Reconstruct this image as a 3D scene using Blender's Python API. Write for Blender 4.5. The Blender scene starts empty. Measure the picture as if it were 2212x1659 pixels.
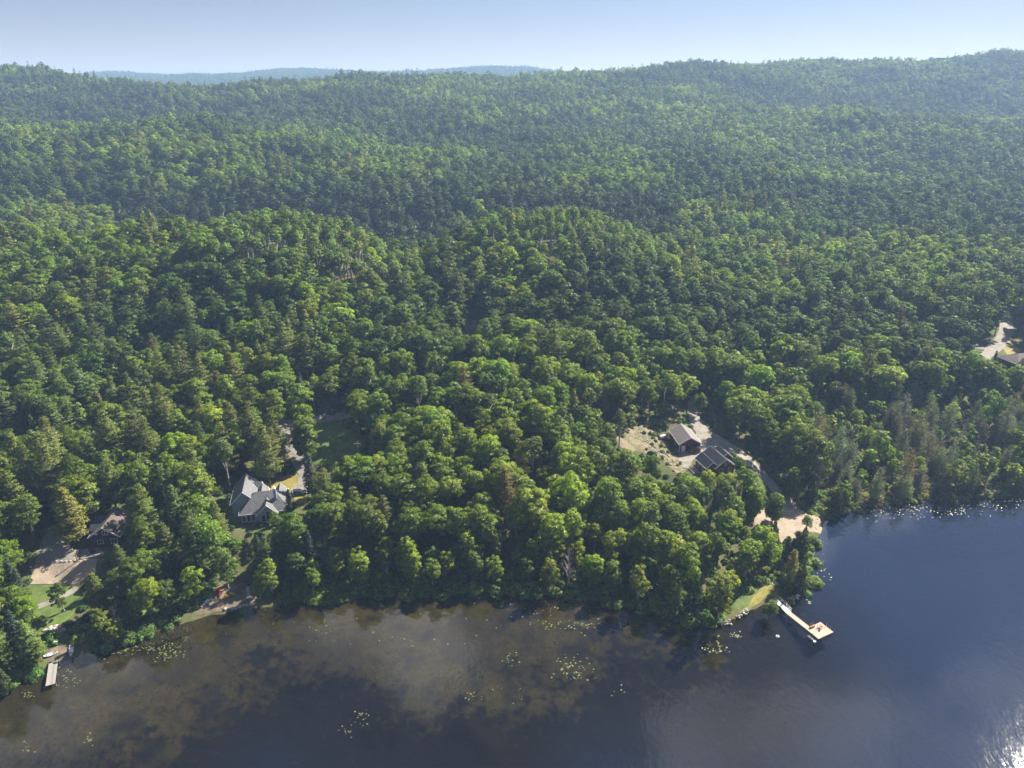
import bpy, bmesh, math, random
import numpy as np
from mathutils import Vector, Matrix
from mathutils.geometry import delaunay_2d_cdt

# ------------------------------------------------------------------ camera, sky, sun, exposure
scene = bpy.context.scene
COL = scene.collection
CAM_H = 115.0
PITCH = math.radians(22.8)
FPX = 1535.0                      # focal length for a picture 2212 wide, 1659 high
cam_d = bpy.data.cameras.new('camera')
cam = bpy.data.objects.new('camera', cam_d)
COL.objects.link(cam)
cam.location = (0, 0, CAM_H)
cam.rotation_euler = (math.radians(90) - PITCH, 0, 0)
cam_d.sensor_width = 36.0
cam_d.lens = 36.0 * FPX / 2212.0
cam_d.clip_start = 1.0
cam_d.clip_end = 30000.0
scene.camera = cam

SUN_EL = math.radians(41.0)
SUN_AZ = math.radians(48.0)       # to the right of the view direction (+Y)
SKY_STRENGTH = 0.05
SUN_STRENGTH = 5.0
EXPOSURE = 1.68
HAZE_DENSITY = 0.00019

world = bpy.data.worlds.new('World')
scene.world = world
world.use_nodes = True
wn = world.node_tree.nodes
wl = world.node_tree.links
wn.clear()
w_out = wn.new('ShaderNodeOutputWorld')
w_bg = wn.new('ShaderNodeBackground')
w_bg.inputs['Strength'].default_value = SKY_STRENGTH
w_sky = wn.new('ShaderNodeTexSky')
w_sky.sky_type = 'NISHITA'
w_sky.sun_disc = False
w_sky.sun_elevation = SUN_EL
w_sky.sun_rotation = SUN_AZ
w_sky.altitude = 200.0
w_sky.air_density = 1.0
w_sky.dust_density = 0.0
w_sky.ozone_density = 3.0
# thin scattered cloud higher up: only its reflection in the lake is seen
w_tc = wn.new('ShaderNodeTexCoord')
w_map = wn.new('ShaderNodeMapping')
w_map.inputs['Scale'].default_value = (1.0, 1.0, 1.0)
w_noise = wn.new('ShaderNodeTexNoise')
w_noise.inputs['Scale'].default_value = 4.0
w_noise.inputs['Detail'].default_value = 6.0
w_noise.inputs['Roughness'].default_value = 0.5
w_ramp = wn.new('ShaderNodeMapRange')
w_ramp.inputs['From Min'].default_value = 0.52
w_ramp.inputs['From Max'].default_value = 0.64
w_ramp.inputs['To Max'].default_value = 0.50
w_sep = wn.new('ShaderNodeSeparateXYZ')
w_el = wn.new('ShaderNodeMapRange')
w_el.interpolation_type = 'SMOOTHSTEP'
w_el.inputs['From Min'].default_value = 0.18
w_el.inputs['From Max'].default_value = 0.42
w_mul = wn.new('ShaderNodeMath'); w_mul.operation = 'MULTIPLY'
w_mix = wn.new('ShaderNodeMix'); w_mix.data_type = 'RGBA'
w_mix.inputs['B'].default_value = (15, 15, 16, 1)
wl.new(w_tc.outputs['Generated'], w_map.inputs['Vector'])
wl.new(w_map.outputs['Vector'], w_noise.inputs['Vector'])
wl.new(w_noise.outputs['Fac'], w_ramp.inputs['Value'])
wl.new(w_tc.outputs['Generated'], w_sep.inputs[0])
wl.new(w_sep.outputs['Z'], w_el.inputs['Value'])
wl.new(w_ramp.outputs[0], w_mul.inputs[0])
wl.new(w_el.outputs[0], w_mul.inputs[1])
wl.new(w_mul.outputs[0], w_mix.inputs['Factor'])
w_dim = wn.new('ShaderNodeVectorMath'); w_dim.operation = 'MULTIPLY'; w_dim.inputs[1].default_value = (.575, .505, .56)   # dims the sky to about half, green the most
wl.new(w_sky.outputs[0], w_dim.inputs[0])
wl.new(w_dim.outputs[0], w_mix.inputs['A'])
wl.new(w_mix.outputs['Result'], w_bg.inputs['Color'])
wl.new(w_bg.outputs[0], w_out.inputs['Surface'])

sun_d = bpy.data.lights.new('sun', 'SUN')
sun_d.energy = SUN_STRENGTH
sun_d.angle = math.radians(0.53)
sun_d.color = (1.0, 0.93, 0.80)
sun = bpy.data.objects.new('sun', sun_d)
COL.objects.link(sun)
sun_dir = Vector((math.sin(SUN_AZ) * math.cos(SUN_EL), math.cos(SUN_AZ) * math.cos(SUN_EL), math.sin(SUN_EL)))
sun.rotation_euler = sun_dir.to_track_quat('Z', 'Y').to_euler()
sun.location = sun_dir * 800

vs = scene.view_settings
vs.view_transform = 'Standard'
vs.look = 'None'
vs.exposure = EXPOSURE
vs.gamma = 1.0
vs.use_curve_mapping = False
cy = scene.cycles
cy.use_denoising = True
try:
    cy.denoiser = 'OPENIMAGEDENOISE'
except Exception:
    pass
cy.max_bounces = 8
cy.diffuse_bounces = 5
cy.glossy_bounces = 2
cy.transmission_bounces = 4
cy.transparent_max_bounces = 8
cy.volume_bounces = 1
cy.caustics_reflective = False
cy.caustics_refractive = False
cy.sample_clamp_indirect = 4.0
cy.use_adaptive_sampling = True
cy.adaptive_threshold = 0.02

rng = np.random.default_rng(7)
random.seed(7)

# ------------------------------------------------------------------ projection helpers (picture 2212 x 1659)
CP, SP = math.cos(PITCH), math.sin(PITCH)

def W(px, py, z=0.0):
    x = (px - 1106) / FPX
    v = (py - 829.5) / FPX
    fy = CP - v * SP
    dz = -(SP + v * CP)
    t = (z - CAM_H) / dz
    return (x * t, fy * t)

def proj(X, Y, Z):
    X = np.asarray(X, float); Y = np.asarray(Y, float); Z = np.asarray(Z, float)
    d = Y * CP + (CAM_H - Z) * SP
    v = (CAM_H - Z) * CP - Y * SP
    d = np.maximum(d, 1.0)
    return 1106 + FPX * X / d, 829.5 + FPX * v / d, d

# enlarged views of the photograph the points below were read from
def A1(x, y): return (.25 * x, 921.7 + .25 * y)
def A2(x, y): return (414.7 + .1875 * x, 852.5 + .1875 * y)
def A3(x, y): return (1267.3 + .20833 * x, 829.5 + .20833 * y)
def A4(x, y): return (1520.7 + .14583 * x, 1152 + .14583 * y)
def A5(x, y): return (.25 * x, 1244.2 + .25 * y)
def A6(x, y): return (1612.9 + .27083 * x, 864 + .27083 * y)
def A7(x, y): return (1728.1 + .21875 * x, 518.4 + .21875 * y)

# ------------------------------------------------------------------ noise
def _hash(ix, iy, s):
    h = (ix * 374761393 + iy * 668265263 + s * 974634777) & 0xFFFFFFFF
    h = ((h ^ (h >> 13)) * 1274126177) & 0xFFFFFFFF
    return ((h ^ (h >> 16)) & 0xFFFF) / 65535.0

def vnoise(x, y, s=0):
    x = np.asarray(x, float); y = np.asarray(y, float)
    ix = np.floor(x).astype(np.int64); iy = np.floor(y).astype(np.int64)
    fx = x - ix; fy = y - iy
    fx = fx * fx * (3 - 2 * fx); fy = fy * fy * (3 - 2 * fy)
    a = _hash(ix, iy, s); b = _hash(ix + 1, iy, s); c = _hash(ix, iy + 1, s); d = _hash(ix + 1, iy + 1, s)
    return (a * (1 - fx) + b * fx) * (1 - fy) + (c * (1 - fx) + d * fx) * fy

def fbm(x, y, s=0, o=4):
    r = 0.0; a = 0.5; t = 0.0
    for i in range(o):
        r = r + a * vnoise(np.asarray(x) * 2 ** i, np.asarray(y) * 2 ** i, s + i * 17); t += a; a *= 0.5
    return r / t

def sstep(a, b, x):
    t = np.clip((x - a) / (b - a), 0, 1)
    return t * t * (3 - 2 * t)

# ------------------------------------------------------------------ terrain
SHORE_PX = [(-900, 1640), (-400, 1570), (-150, 1530), (0, 1487), (45, 1470), (85, 1448), (105, 1434), (128, 1428), (158, 1421), (180, 1415),
            (250, 1398), (330, 1368), (395, 1344), (430, 1333), (455, 1326), (482, 1322), (530, 1312), (560, 1312), (620, 1302), (700, 1303),
            (780, 1293), (840, 1280), (920, 1288), (1000, 1284), (1060, 1276), (1150, 1284), (1250, 1290), (1350, 1312), (1420, 1326),
            (1480, 1344), (1540, 1350), (1580, 1340), (1612, 1322), (1650, 1306), (1682, 1302), (1712, 1296), (1738, 1284), (1748, 1262),
            (1750, 1232), (1754, 1195), (1760, 1165), (1775, 1146), (1782, 1122), (1800, 1108), (1830, 1102), (1880, 1096), (1950, 1086),
            (2050, 1080), (2130, 1074), (2212, 1070), (2500, 1055), (3200, 1020)]
SHORE = np.array([W(a, b, 0) for a, b in SHORE_PX])
# subdivide and roughen
def roughen(P, step, amp, seed):
    out = []
    for i in range(len(P) - 1):
        a, b = P[i], P[i + 1]
        L = np.hypot(*(b - a)); n = max(1, int(L / step))
        for k in range(n):
            q = a + (b - a) * k / n
            nrm = np.array([-(b - a)[1], (b - a)[0]]) / (L + 1e-9)
            out.append(q + nrm * amp * 2 * (fbm(q[0] * .35, q[1] * .35, seed, 3) - .5))
    out.append(P[-1])
    return np.array(out)
SHORE = roughen(SHORE, 2.5, 1.2, 5)
LAKE_POLY = np.vstack([SHORE, [[SHORE[-1][0], -2000], [SHORE[0][0], -2000]]])

def inpoly(x, y, P):
    x = np.asarray(x, float); y = np.asarray(y, float)
    r = np.zeros(x.shape, bool)
    n = len(P)
    for i in range(n):
        x1, y1 = P[i]; x2, y2 = P[(i + 1) % n]
        if y1 == y2: continue
        c = ((y1 > y) != (y2 > y)) & (x < (x2 - x1) * (y - y1) / (y2 - y1) + x1)
        r ^= c
    return r

def polydist(x, y, P, closed=False):
    x = np.asarray(x, float); y = np.asarray(y, float)
    best = np.full(x.shape, 1e9)
    n = len(P)
    for i in range(n if closed else n - 1):
        a = P[i]; b = P[(i + 1) % n]
        d = b - a; L = d @ d + 1e-9
        t = np.clip(((x - a[0]) * d[0] + (y - a[1]) * d[1]) / L, 0, 1)
        best = np.minimum(best, (x - a[0] - t * d[0]) ** 2 + (y - a[1] - t * d[1]) ** 2)
    return np.sqrt(best)

PROFILES = {
    -700: [(120, 3), (150, 6), (190, 10), (215, 12), (260, 20), (340, 34), (430, 26), (560, 38), (750, 56), (850, 54), (1000, 90), (1150, 118), (1400, 95), (2000, 60), (3300, 130), (4500, 60)],
    0: [(125, 2), (150, 5), (190, 8), (215, 10), (260, 18), (335, 37), (420, 18), (560, 37), (740, 64), (860, 50), (1000, 95), (1150, 124), (1400, 95), (2000, 60), (3300, 120), (4500, 60)],
    110: [(340, 34), (1150, 123)],
    250: [(140, 3), (152, 6), (190, 8), (215, 11), (270, 20), (335, 36), (420, 18), (560, 37), (740, 64), (860, 50), (1000, 82), (1150, 101), (1400, 80), (2000, 60), (3300, 152), (4500, 80)],
    450: [(150, 3), (165, 6), (190, 8), (215, 12), (270, 24), (322, 42), (350, 38), (415, 12), (470, 16), (560, 38), (740, 63), (860, 49), (1000, 80), (1150, 100), (1400, 80), (2000, 60), (3300, 128)],
    600: [(250, 19), (150, 3), (165, 6), (190, 6.5), (215, 12), (280, 28), (322, 47), (350, 44), (415, 12), (470, 16), (560, 37), (740, 60), (860, 49), (1000, 82), (1150, 104), (1400, 80), (2000, 60), (3300, 160), (4500, 80)],
    560: [(3300, 156)],
    660: [(3300, 168)],
    720: [(3300, 156)],
    960: [(3300, 160)], 1150: [(3300, 166)],
    760: [(165, 6), (190, 9), (225, 13), (280, 25), (322, 42), (345, 36), (415, 12), (470, 16), (560, 37), (750, 53), (1000, 84), (1180, 111), (1400, 85), (2000, 60), (3300, 150)],
    900: [(160, 5), (200, 12), (230, 14), (305, 23), (360, 15), (430, 17), (600, 37), (800, 52), (1000, 80), (1200, 114), (1500, 90), (2000, 60), (3300, 140)],
    1050: [(160, 5), (200, 13), (230, 16), (270, 15), (310, 26), (345, 40), (365, 40), (430, 14), (480, 18), (500, 27), (650, 36), (800, 48), (1000, 71), (1150, 95), (1300, 112), (1600, 95), (2200, 70), (3300, 172), (4500, 80)],
    1250: [(165, 5), (205, 14), (235, 16), (280, 18), (345, 44), (365, 42), (435, 14), (480, 18), (500, 27), (650, 36), (800, 48), (1000, 70), (1330, 116), (1600, 100), (2200, 70), (3300, 142)],
    1400: [(165, 4), (195, 9), (230, 13), (280, 16), (340, 28), (420, 20), (500, 24), (650, 35), (800, 48), (1000, 72), (1400, 128), (1700, 110), (3300, 120)],
    1500: [(165, 3.5), (186, 9), (200, 9), (228, 10.5), (280, 13), (340, 18), (420, 17), (500, 23), (650, 35), (800, 48), (1000, 72), (1450, 136), (1700, 115)],
    1640: [(172, 3), (190, 6.5)],
    1720: [(172, .8), (185, 2.2)],
    1800: [(190, 1.2), (210, 2), (250, 6), (290, 10), (330, 17), (400, 12), (470, 14), (650, 24), (800, 40), (940, 59), (1060, 46), (1250, 95), (1500, 142), (1700, 125), (3300, 120), (4500, 70)],
    2000: [(190, 1), (210, 2), (250, 6), (290, 10), (330, 17), (400, 12), (470, 14), (650, 23), (800, 39), (940, 59), (1060, 46), (1250, 95), (1500, 138), (1700, 120)],
    2160: [(1450, 149), (1600, 160)],
    2212: [(190, 1), (210, 2), (250, 6), (262, 12), (290, 12), (330, 14), (400, 12), (470, 14), (650, 22), (800, 38), (940, 59), (1060, 46), (1250, 98), (1450, 148), (1600, 160), (1800, 130), (3300, 120)],
    2900: [(190, 1), (260, 8), (330, 14), (470, 15), (650, 24), (950, 54), (1050, 52), (1250, 98), (1500, 150), (1800, 130), (3300, 120), (4500, 70)],
}
ctrl = []
for px, pr in PROFILES.items():
    for Y, z in pr:
        d = Y * CP + (CAM_H - z) * SP
        ctrl.append(((px - 1106) / FPX * d / Y * 1.1, math.log(Y) * 1.2, z))
ctrl = np.array(ctrl)
_D = np.hypot(ctrl[:, None, 0] - ctrl[None, :, 0], ctrl[:, None, 1] - ctrl[None, :, 1])
_wt = np.linalg.solve(_D + np.eye(len(ctrl)) * 1e-4, ctrl[:, 2] - 20.0)

def rbf(X, Y):
    X = np.asarray(X, float); Y = np.maximum(np.asarray(Y, float), 40.0)
    u = X / Y * 1.1; v = np.log(Y) * 1.2
    shp = u.shape
    u = u.ravel(); v = v.ravel()
    r = np.full(u.shape, 20.0)
    for i in range(0, len(u), 40000):
        r[i:i + 40000] += np.hypot(u[i:i + 40000, None] - ctrl[None, :, 0], v[i:i + 40000, None] - ctrl[None, :, 1]) @ _wt
    return r.reshape(shp)

PADS = [(56.0, 201.5, 9.0, 7.5), (60.5, 186.5, 9.0, 9.0), (-69.5, 169, 6.0, 11.0), (-103, 155, 6.0, 9.0), (203, 263, 12.0, 13.0), (71, 189.5, 7.0, 2.5)]
SHELF_PX = [(-400, 1500), (0, 1440), (430, 1300), (1000, 1240), (1380, 1290), (1500, 1370), (1400, 1400), (1240, 1412), (1130, 1432), (1000, 1505), (900, 1500),
            (800, 1420), (640, 1405), (470, 1460), (340, 1530), (200, 1590), (0, 1615), (-400, 1640)]
SHELF = np.array([W(a, b, 0) for a, b in SHELF_PX])

def terrain_z(X, Y):
    X = np.asarray(X, float); Y = np.asarray(Y, float)
    z = rbf(X, Y)
    kn = sum(np.exp(-((X - a_) ** 2 + (Y - b_) ** 2) / (2 * 48.0 ** 2)) for a_, b_ in ((-100, 325), (34, 352), (171, 325)))
    z = z + (fbm(X / 60, Y / 60, 3) - .5) * 15 * sstep(230, 400, Y) * (1 - np.minimum(kn, 1)) + (fbm(X / 150, Y / 150, 9) - .5) * 34 * sstep(450, 900, Y) * (1 - sstep(1000, 1250, Y) * .6)
    z = np.maximum(z, 1.0)
    near = Y < 420
    dist = np.full(X.shape, 400.0)
    if near.any():
        dn = polydist(X[near], Y[near], SHORE)
        ins = inpoly(X[near], Y[near], LAKE_POLY)
        dist[near] = np.where(ins, -dn, dn)
    land = .12 + .45 * sstep(0, 1.6, dist) + (z - .6) * sstep(0, 26, dist) + (fbm(X / 5, Y / 5, 21) - .5) * .5 * sstep(1, 6, dist)
    for (cx, cy_, cz, r) in PADS:
        w = 1 - sstep(r, r * 1.9, np.hypot(X - cx, Y - cy_))
        land = land * (1 - w) + cz * w
    sh = np.where(inpoly(X, Y, SHELF), -1.0, 1.0) * polydist(X, Y, SHELF, True) if near.any() else dist
    deep = .45 + 3.2 * sstep(-6, 16, sh + (fbm(X / 9, Y / 9, 31) - .5) * 14) + .25 * fbm(X / 4, Y / 4, 33)
    bed = -np.minimum(-dist * .16 + .02, deep)
    return np.where(dist >= 0, land, bed)

rows = [60.0]
while rows[-1] < 340: rows.append(rows[-1] * 1.0062)
while rows[-1] < 4600: rows.append(rows[-1] * 1.016)
rows = np.array(rows)
us = np.linspace(-1.5, 1.5, 460)
GU, GY = np.meshgrid(us, rows)
GX = GU * GY
GZ = terrain_z(GX, GY)
LOGR = np.log(rows)

def hz(X, Y):
    X = np.asarray(X, float); Y = np.maximum(np.asarray(Y, float), 60.0)
    fv = np.interp(np.log(Y), LOGR, np.arange(len(rows)))
    fu = np.clip((X / Y - us[0]) / (us[1] - us[0]), 0, len(us) - 1.001)
    iv = np.clip(fv.astype(int), 0, len(rows) - 2); iu = fu.astype(int)
    a = fv - iv; b = fu - iu
    return (GZ[iv, iu] * (1 - b) + GZ[iv, iu + 1] * b) * (1 - a) + (GZ[iv + 1, iu] * (1 - b) + GZ[iv + 1, iu + 1] * b) * a

def Wt(px, py):
    """picture point -> point on the ground"""
    z = 4.0
    for i in range(14):
        x, y = W(px, py, z)
        z = .4 * z + .6 * max(float(hz(x, y)), 0.0)
    return (x, y, float(hz(x, y)))

# ------------------------------------------------------------------ materials
def mat(name, color, rough=.8, noise=None, noise2=None, bump=0, spec=.3, metal=0, coords='Object'):
    m = bpy.data.materials.new(name)
    m.use_nodes = True
    nt = m.node_tree
    b = nt.nodes['Principled BSDF']
    b.inputs['Roughness'].default_value = rough
    b.inputs['Specular IOR Level'].default_value = spec
    b.inputs['Metallic'].default_value = metal
    c4 = (*color, 1)
    b.inputs['Base Color'].default_value = c4
    if noise:
        col2, scale, lo, hi = noise
        geo = nt.nodes.new('ShaderNodeNewGeometry') if coords == 'World' else nt.nodes.new('ShaderNodeTexCoord')
        src = geo.outputs['Position'] if coords == 'World' else geo.outputs['Object']
        n = nt.nodes.new('ShaderNodeTexNoise'); n.inputs['Scale'].default_value = scale; n.inputs['Detail'].default_value = 6
        mr = nt.nodes.new('ShaderNodeMapRange'); mr.inputs['From Min'].default_value = lo; mr.inputs['From Max'].default_value = hi
        mx = nt.nodes.new('ShaderNodeMix'); mx.data_type = 'RGBA'
        mx.inputs['A'].default_value = c4; mx.inputs['B'].default_value = (*col2, 1)
        nt.links.new(src, n.inputs['Vector']); nt.links.new(n.outputs['Fac'], mr.inputs['Value']); nt.links.new(mr.outputs[0], mx.inputs['Factor'])
        out = mx.outputs['Result']
        if noise2:
            col3, scale2, lo2, hi2 = noise2
            n2 = nt.nodes.new('ShaderNodeTexNoise'); n2.inputs['Scale'].default_value = scale2; n2.inputs['Detail'].default_value = 4
            mr2 = nt.nodes.new('ShaderNodeMapRange'); mr2.inputs['From Min'].default_value = lo2; mr2.inputs['From Max'].default_value = hi2
            mx2 = nt.nodes.new('ShaderNodeMix'); mx2.data_type = 'RGBA'; mx2.inputs['B'].default_value = (*col3, 1)
            nt.links.new(src, n2.inputs['Vector']); nt.links.new(n2.outputs['Fac'], mr2.inputs['Value']); nt.links.new(mr2.outputs[0], mx2.inputs['Factor'])
            nt.links.new(out, mx2.inputs['A']); out = mx2.outputs['Result']
        nt.links.new(out, b.inputs['Base Color'])
        if bump:
            bp = nt.nodes.new('ShaderNodeBump'); bp.inputs['Strength'].default_value = bump; bp.inputs['Distance'].default_value = .2
            nt.links.new(n.outputs['Fac'], bp.inputs['Height']); nt.links.new(bp.outputs[0], b.inputs['Normal'])
    return m

def leaf_material(name, transl=.4, gloss=.06, tcol=(1.85, 2.05, .40)):
    m = bpy.data.materials.new(name)
    m.use_nodes = True
    nt = m.node_tree; N = nt.nodes; L = nt.links
    N.clear()
    out = N.new('ShaderNodeOutputMaterial')
    at = N.new('ShaderNodeAttribute'); at.attribute_type = 'INSTANCER'; at.attribute_name = 'tint'
    lv = N.new('ShaderNodeAttribute'); lv.attribute_type = 'GEOMETRY'; lv.attribute_name = 'lv'
    mul = N.new('ShaderNodeVectorMath'); mul.operation = 'SCALE'
    L.new(at.outputs['Color'], mul.inputs[0]); L.new(lv.outputs['Fac'], mul.inputs['Scale'])
    d = N.new('ShaderNodeBsdfDiffuse'); L.new(mul.outputs[0], d.inputs['Color'])
    t = N.new('ShaderNodeBsdfTranslucent')
    tc = N.new('ShaderNodeVectorMath'); tc.operation = 'MULTIPLY'; tc.inputs[1].default_value = tcol
    L.new(mul.outputs[0], tc.inputs[0]); L.new(tc.outputs[0], t.inputs['Color'])
    mx = N.new('ShaderNodeMixShader'); mx.inputs[0].default_value = transl
    L.new(d.outputs[0], mx.inputs[1]); L.new(t.outputs[0], mx.inputs[2])
    g = N.new('ShaderNodeBsdfGlossy'); g.inputs['Roughness'].default_value = .45; g.inputs['Color'].default_value = (.8, .85, .8, 1)
    mg = N.new('ShaderNodeMixShader'); mg.inputs[0].default_value = gloss
    L.new(mx.outputs[0], mg.inputs[1]); L.new(g.outputs[0], mg.inputs[2])
    L.new(mg.outputs[0], out.inputs['Surface'])
    return m

M = {}
M['leaf'] = leaf_material('broad_leaf', .48, .015)
M['needle'] = leaf_material('needle', .28, .012, (1.7, 1.75, .5))
M['bark'] = mat('bark', (.10, .075, .055), .9, ((.05, .04, .03), 3, .4, .6))
M['birch'] = mat('pale_bark', (.34, .31, .26), .8, ((.12, .11, .09), 2.5, .5, .65))
M['pinebark'] = mat('pine_bark', (.11, .065, .04), .9, ((.05, .035, .025), 3, .4, .6))
M['deadwood'] = mat('dead_wood', (.30, .27, .24), .9, ((.16, .14, .12), 2, .4, .6))
M['gravel'] = mat('gravel', (.215, .195, .175), .95, ((.15, .14, .11), .45, .40, .62), ((.30, .27, .235), 3.0, .5, .75), .3, coords='World')
M['sand'] = mat('sand', (.27, .21, .155), .95, ((.22, .18, .13), .35, .38, .62), ((.40, .33, .26), 2.5, .5, .75), .2, coords='World')
M['soil'] = mat('sandy_soil', (.20, .155, .10), .95, ((.095, .095, .04), .35, .40, .56), ((.26, .22, .16), 1.6, .5, .7), .4, coords='World')
M['shoremud'] = mat('shore_mud', (.12, .095, .07), .95, ((.20, .155, .11), .5, .45, .65), ((.07, .06, .04), 2, .5, .7), .3, coords='World')
M['lawn'] = mat('lawn_grass', (.085, .13, .025), .9, ((.055, .09, .02), .35, .4, .62), ((.13, .14, .035), 1.1, .5, .75), .4, coords='World')
M['drylawn'] = mat('dry_lawn', (.22, .17, .035), .9, ((.13, .14, .03), .3, .42, .62), ((.26, .19, .06), 1.1, .5, .75), .4, coords='World')
M['shingle'] = mat('grey_shingle', (.15, .15, .155), .9, ((.10, .10, .105), 1.2, .35, .7), bump=.2)
M['slate'] = mat('charcoal_shingle', (.062, .066, .076), .9, ((.048, .051, .058), 2, .4, .7), bump=.1, spec=.05)
M['brownroof'] = mat('brown_shingle', (.11, .085, .075), .85, ((.075, .06, .052), 1.5, .4, .7))
M['garageroof'] = mat('taupe_shingle', (.17, .15, .14), .8, ((.13, .115, .11), 1.5, .4, .7))
M['bluesiding'] = mat('blue_grey_siding', (.27, .31, .35), .7, ((.23, .27, .31), 1, .4, .6))
M['redsiding'] = mat('barn_red_siding', (.16, .035, .025), .75, ((.11, .028, .02), 1.4, .4, .6))
M['brownsiding'] = mat('dark_brown_siding', (.045, .032, .026), .8, ((.065, .045, .035), 1.4, .4, .6))
M['white'] = mat('white_paint', (.66, .65, .62), .5, ((.56, .55, .53), 2, .4, .7))
M['glass'] = mat('window_glass', (.02, .025, .03), .06, spec=.6)
M['metal'] = mat('galvanised_metal', (.55, .56, .57), .4, ((.45, .46, .47), 3, .4, .6), metal=.6)
M['deck'] = mat('deck_plank', (.40, .32, .25), .8, ((.31, .25, .195), 1.5, .4, .65))
M['greydeck'] = mat('weathered_plank', (.27, .25, .235), .85, ((.18, .17, .16), 1.5, .4, .65))
M['darkwood'] = mat('dark_timber', (.07, .05, .038), .85, ((.045, .033, .026), 2, .4, .6))
M['log'] = mat('split_firewood', (.30, .18, .09), .9, ((.16, .09, .05), 4, .4, .6))
M['rock'] = mat('granite', (.36, .33, .30), .9, ((.20, .185, .17), 1.2, .35, .65), bump=.4)
M['red'] = mat('red_plastic', (.45, .02, .03), .4, ((.36, .02, .025), 3, .4, .6))
M['yellow'] = mat('yellow_paint', (.62, .42, .03), .5, ((.5, .34, .03), 3, .4, .6))
M['hull'] = mat('white_hull', (.72, .76, .78), .35, ((.62, .67, .70), 1, .4, .6))
M['black'] = mat('black_rubber', (.018, .018, .02), .6, ((.03, .03, .032), 4, .4, .6))
M['carpaint'] = mat('dark_car_paint', (.02, .024, .032), .25, ((.03, .034, .042), 1, .4, .6), spec=.6)
M['whitepaint'] = mat('white_car_paint', (.75, .76, .77), .3, ((.7, .71, .72), 1, .4, .6), spec=.6)
M['pad'] = mat('lily_leaf', (.085, .11, .03), .5, ((.13, .14, .05), .8, .4, .65), spec=.6, coords='World')
M['weed'] = mat('submerged_weed', (.035, .042, .026), .9, ((.022, .030, .024), 1.2, .35, .65), coords='World')
M['reed'] = mat('reed', (.16, .13, .06), .9, ((.10, .10, .04), .7, .4, .6), coords='World')
M['firewoodpit'] = mat('ash', (.05, .048, .045), .95, ((.09, .085, .08), 4, .4, .6))

# forest floor + lake bed
def ground_material():
    m = bpy.data.materials.new('forest_floor')
    m.use_nodes = True
    nt = m.node_tree; N = nt.nodes; L = nt.links
    b = N['Principled BSDF']; b.inputs['Roughness'].default_value = .95; b.inputs['Specular IOR Level'].default_value = .1
    g = N.new('ShaderNodeNewGeometry')
    def noise(scale, detail=6):
        n = N.new('ShaderNodeTexNoise'); n.inputs['Scale'].default_value = scale; n.inputs['Detail'].default_value = detail
        L.new(g.outputs['Position'], n.inputs['Vector']); return n
    def rng_(src, a, b_, lo=0, hi=1):
        r = N.new('ShaderNodeMapRange'); r.inputs['From Min'].default_value = a; r.inputs['From Max'].default_value = b_
        r.inputs['To Min'].default_value = lo; r.inputs['To Max'].default_value = hi
        L.new(src, r.inputs['Value']); return r.outputs[0]
    def mix(f, a, c):
        x = N.new('ShaderNodeMix'); x.data_type = 'RGBA'
        L.new(f, x.inputs['Factor'])
        for s, v in (('A', a), ('B', c)):
            if isinstance(v, tuple): x.inputs[s].default_value = (*v, 1)
            else: L.new(v, x.inputs[s])
        return x.outputs['Result']
    n1 = noise(.12); n2 = noise(.9)
    floor = mix(rng_(n1.outputs['Fac'], .38, .62), (.060, .078, .026), (.110, .085, .050))
    floor = mix(rng_(n2.outputs['Fac'], .45, .7), floor, (.080, .110, .032))
    # lake bed: pale sediment on the shelf, dark weed beds, sky-reflection blue painted on the deep bed
    at = N.new('ShaderNodeAttribute'); at.attribute_name = 'shelf'
    n3 = noise(.16, 8); n4 = noise(.5, 7)
    sed = mix(rng_(n4.outputs['Fac'], .35, .68), (.048, .045, .020), (.031, .030, .015))
    sed = mix(rng_(n3.outputs['Fac'], .47, .66), sed, (.012, .013, .013))
    n5 = noise(1.7, 5)
    sed = mix(rng_(n5.outputs['Fac'], .52, .68), sed, (.018, .018, .015))
    n6 = noise(.055, 4)
    sed = mix(rng_(n6.outputs['Fac'], .52, .60), sed, (.026, .025, .018))
    add = N.new('ShaderNodeMath'); add.operation = 'ADD'
    sc = N.new('ShaderNodeMath'); sc.operation = 'MULTIPLY_ADD'; sc.inputs[1].default_value = 2.0; sc.inputs[2].default_value = -1.0
    L.new(n4.outputs['Fac'], sc.inputs[0]); L.new(at.outputs['Fac'], add.inputs[0]); L.new(sc.outputs[0], add.inputs[1])
    ad = N.new('ShaderNodeAttribute'); ad.attribute_name = 'deep'
    deepc = mix(ad.outputs['Fac'], (.006, .007, .009), (.009, .025, .115))
    bed = mix(rng_(add.outputs[0], .25, .70), deepc, sed)
    sep = N.new('ShaderNodeSeparateXYZ'); L.new(g.outputs['Position'], sep.inputs[0])
    col = mix(rng_(sep.outputs['Z'], -.06, .05), bed, floor)
    L.new(col, b.inputs['Base Color'])
    bp = N.new('ShaderNodeBump'); bp.inputs['Strength'].default_value = .5; bp.inputs['Distance'].default_value = .5
    L.new(n2.outputs['Fac'], bp.inputs['Height']); L.new(bp.outputs[0], b.inputs['Normal'])
    return m
M['ground'] = ground_material()

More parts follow.
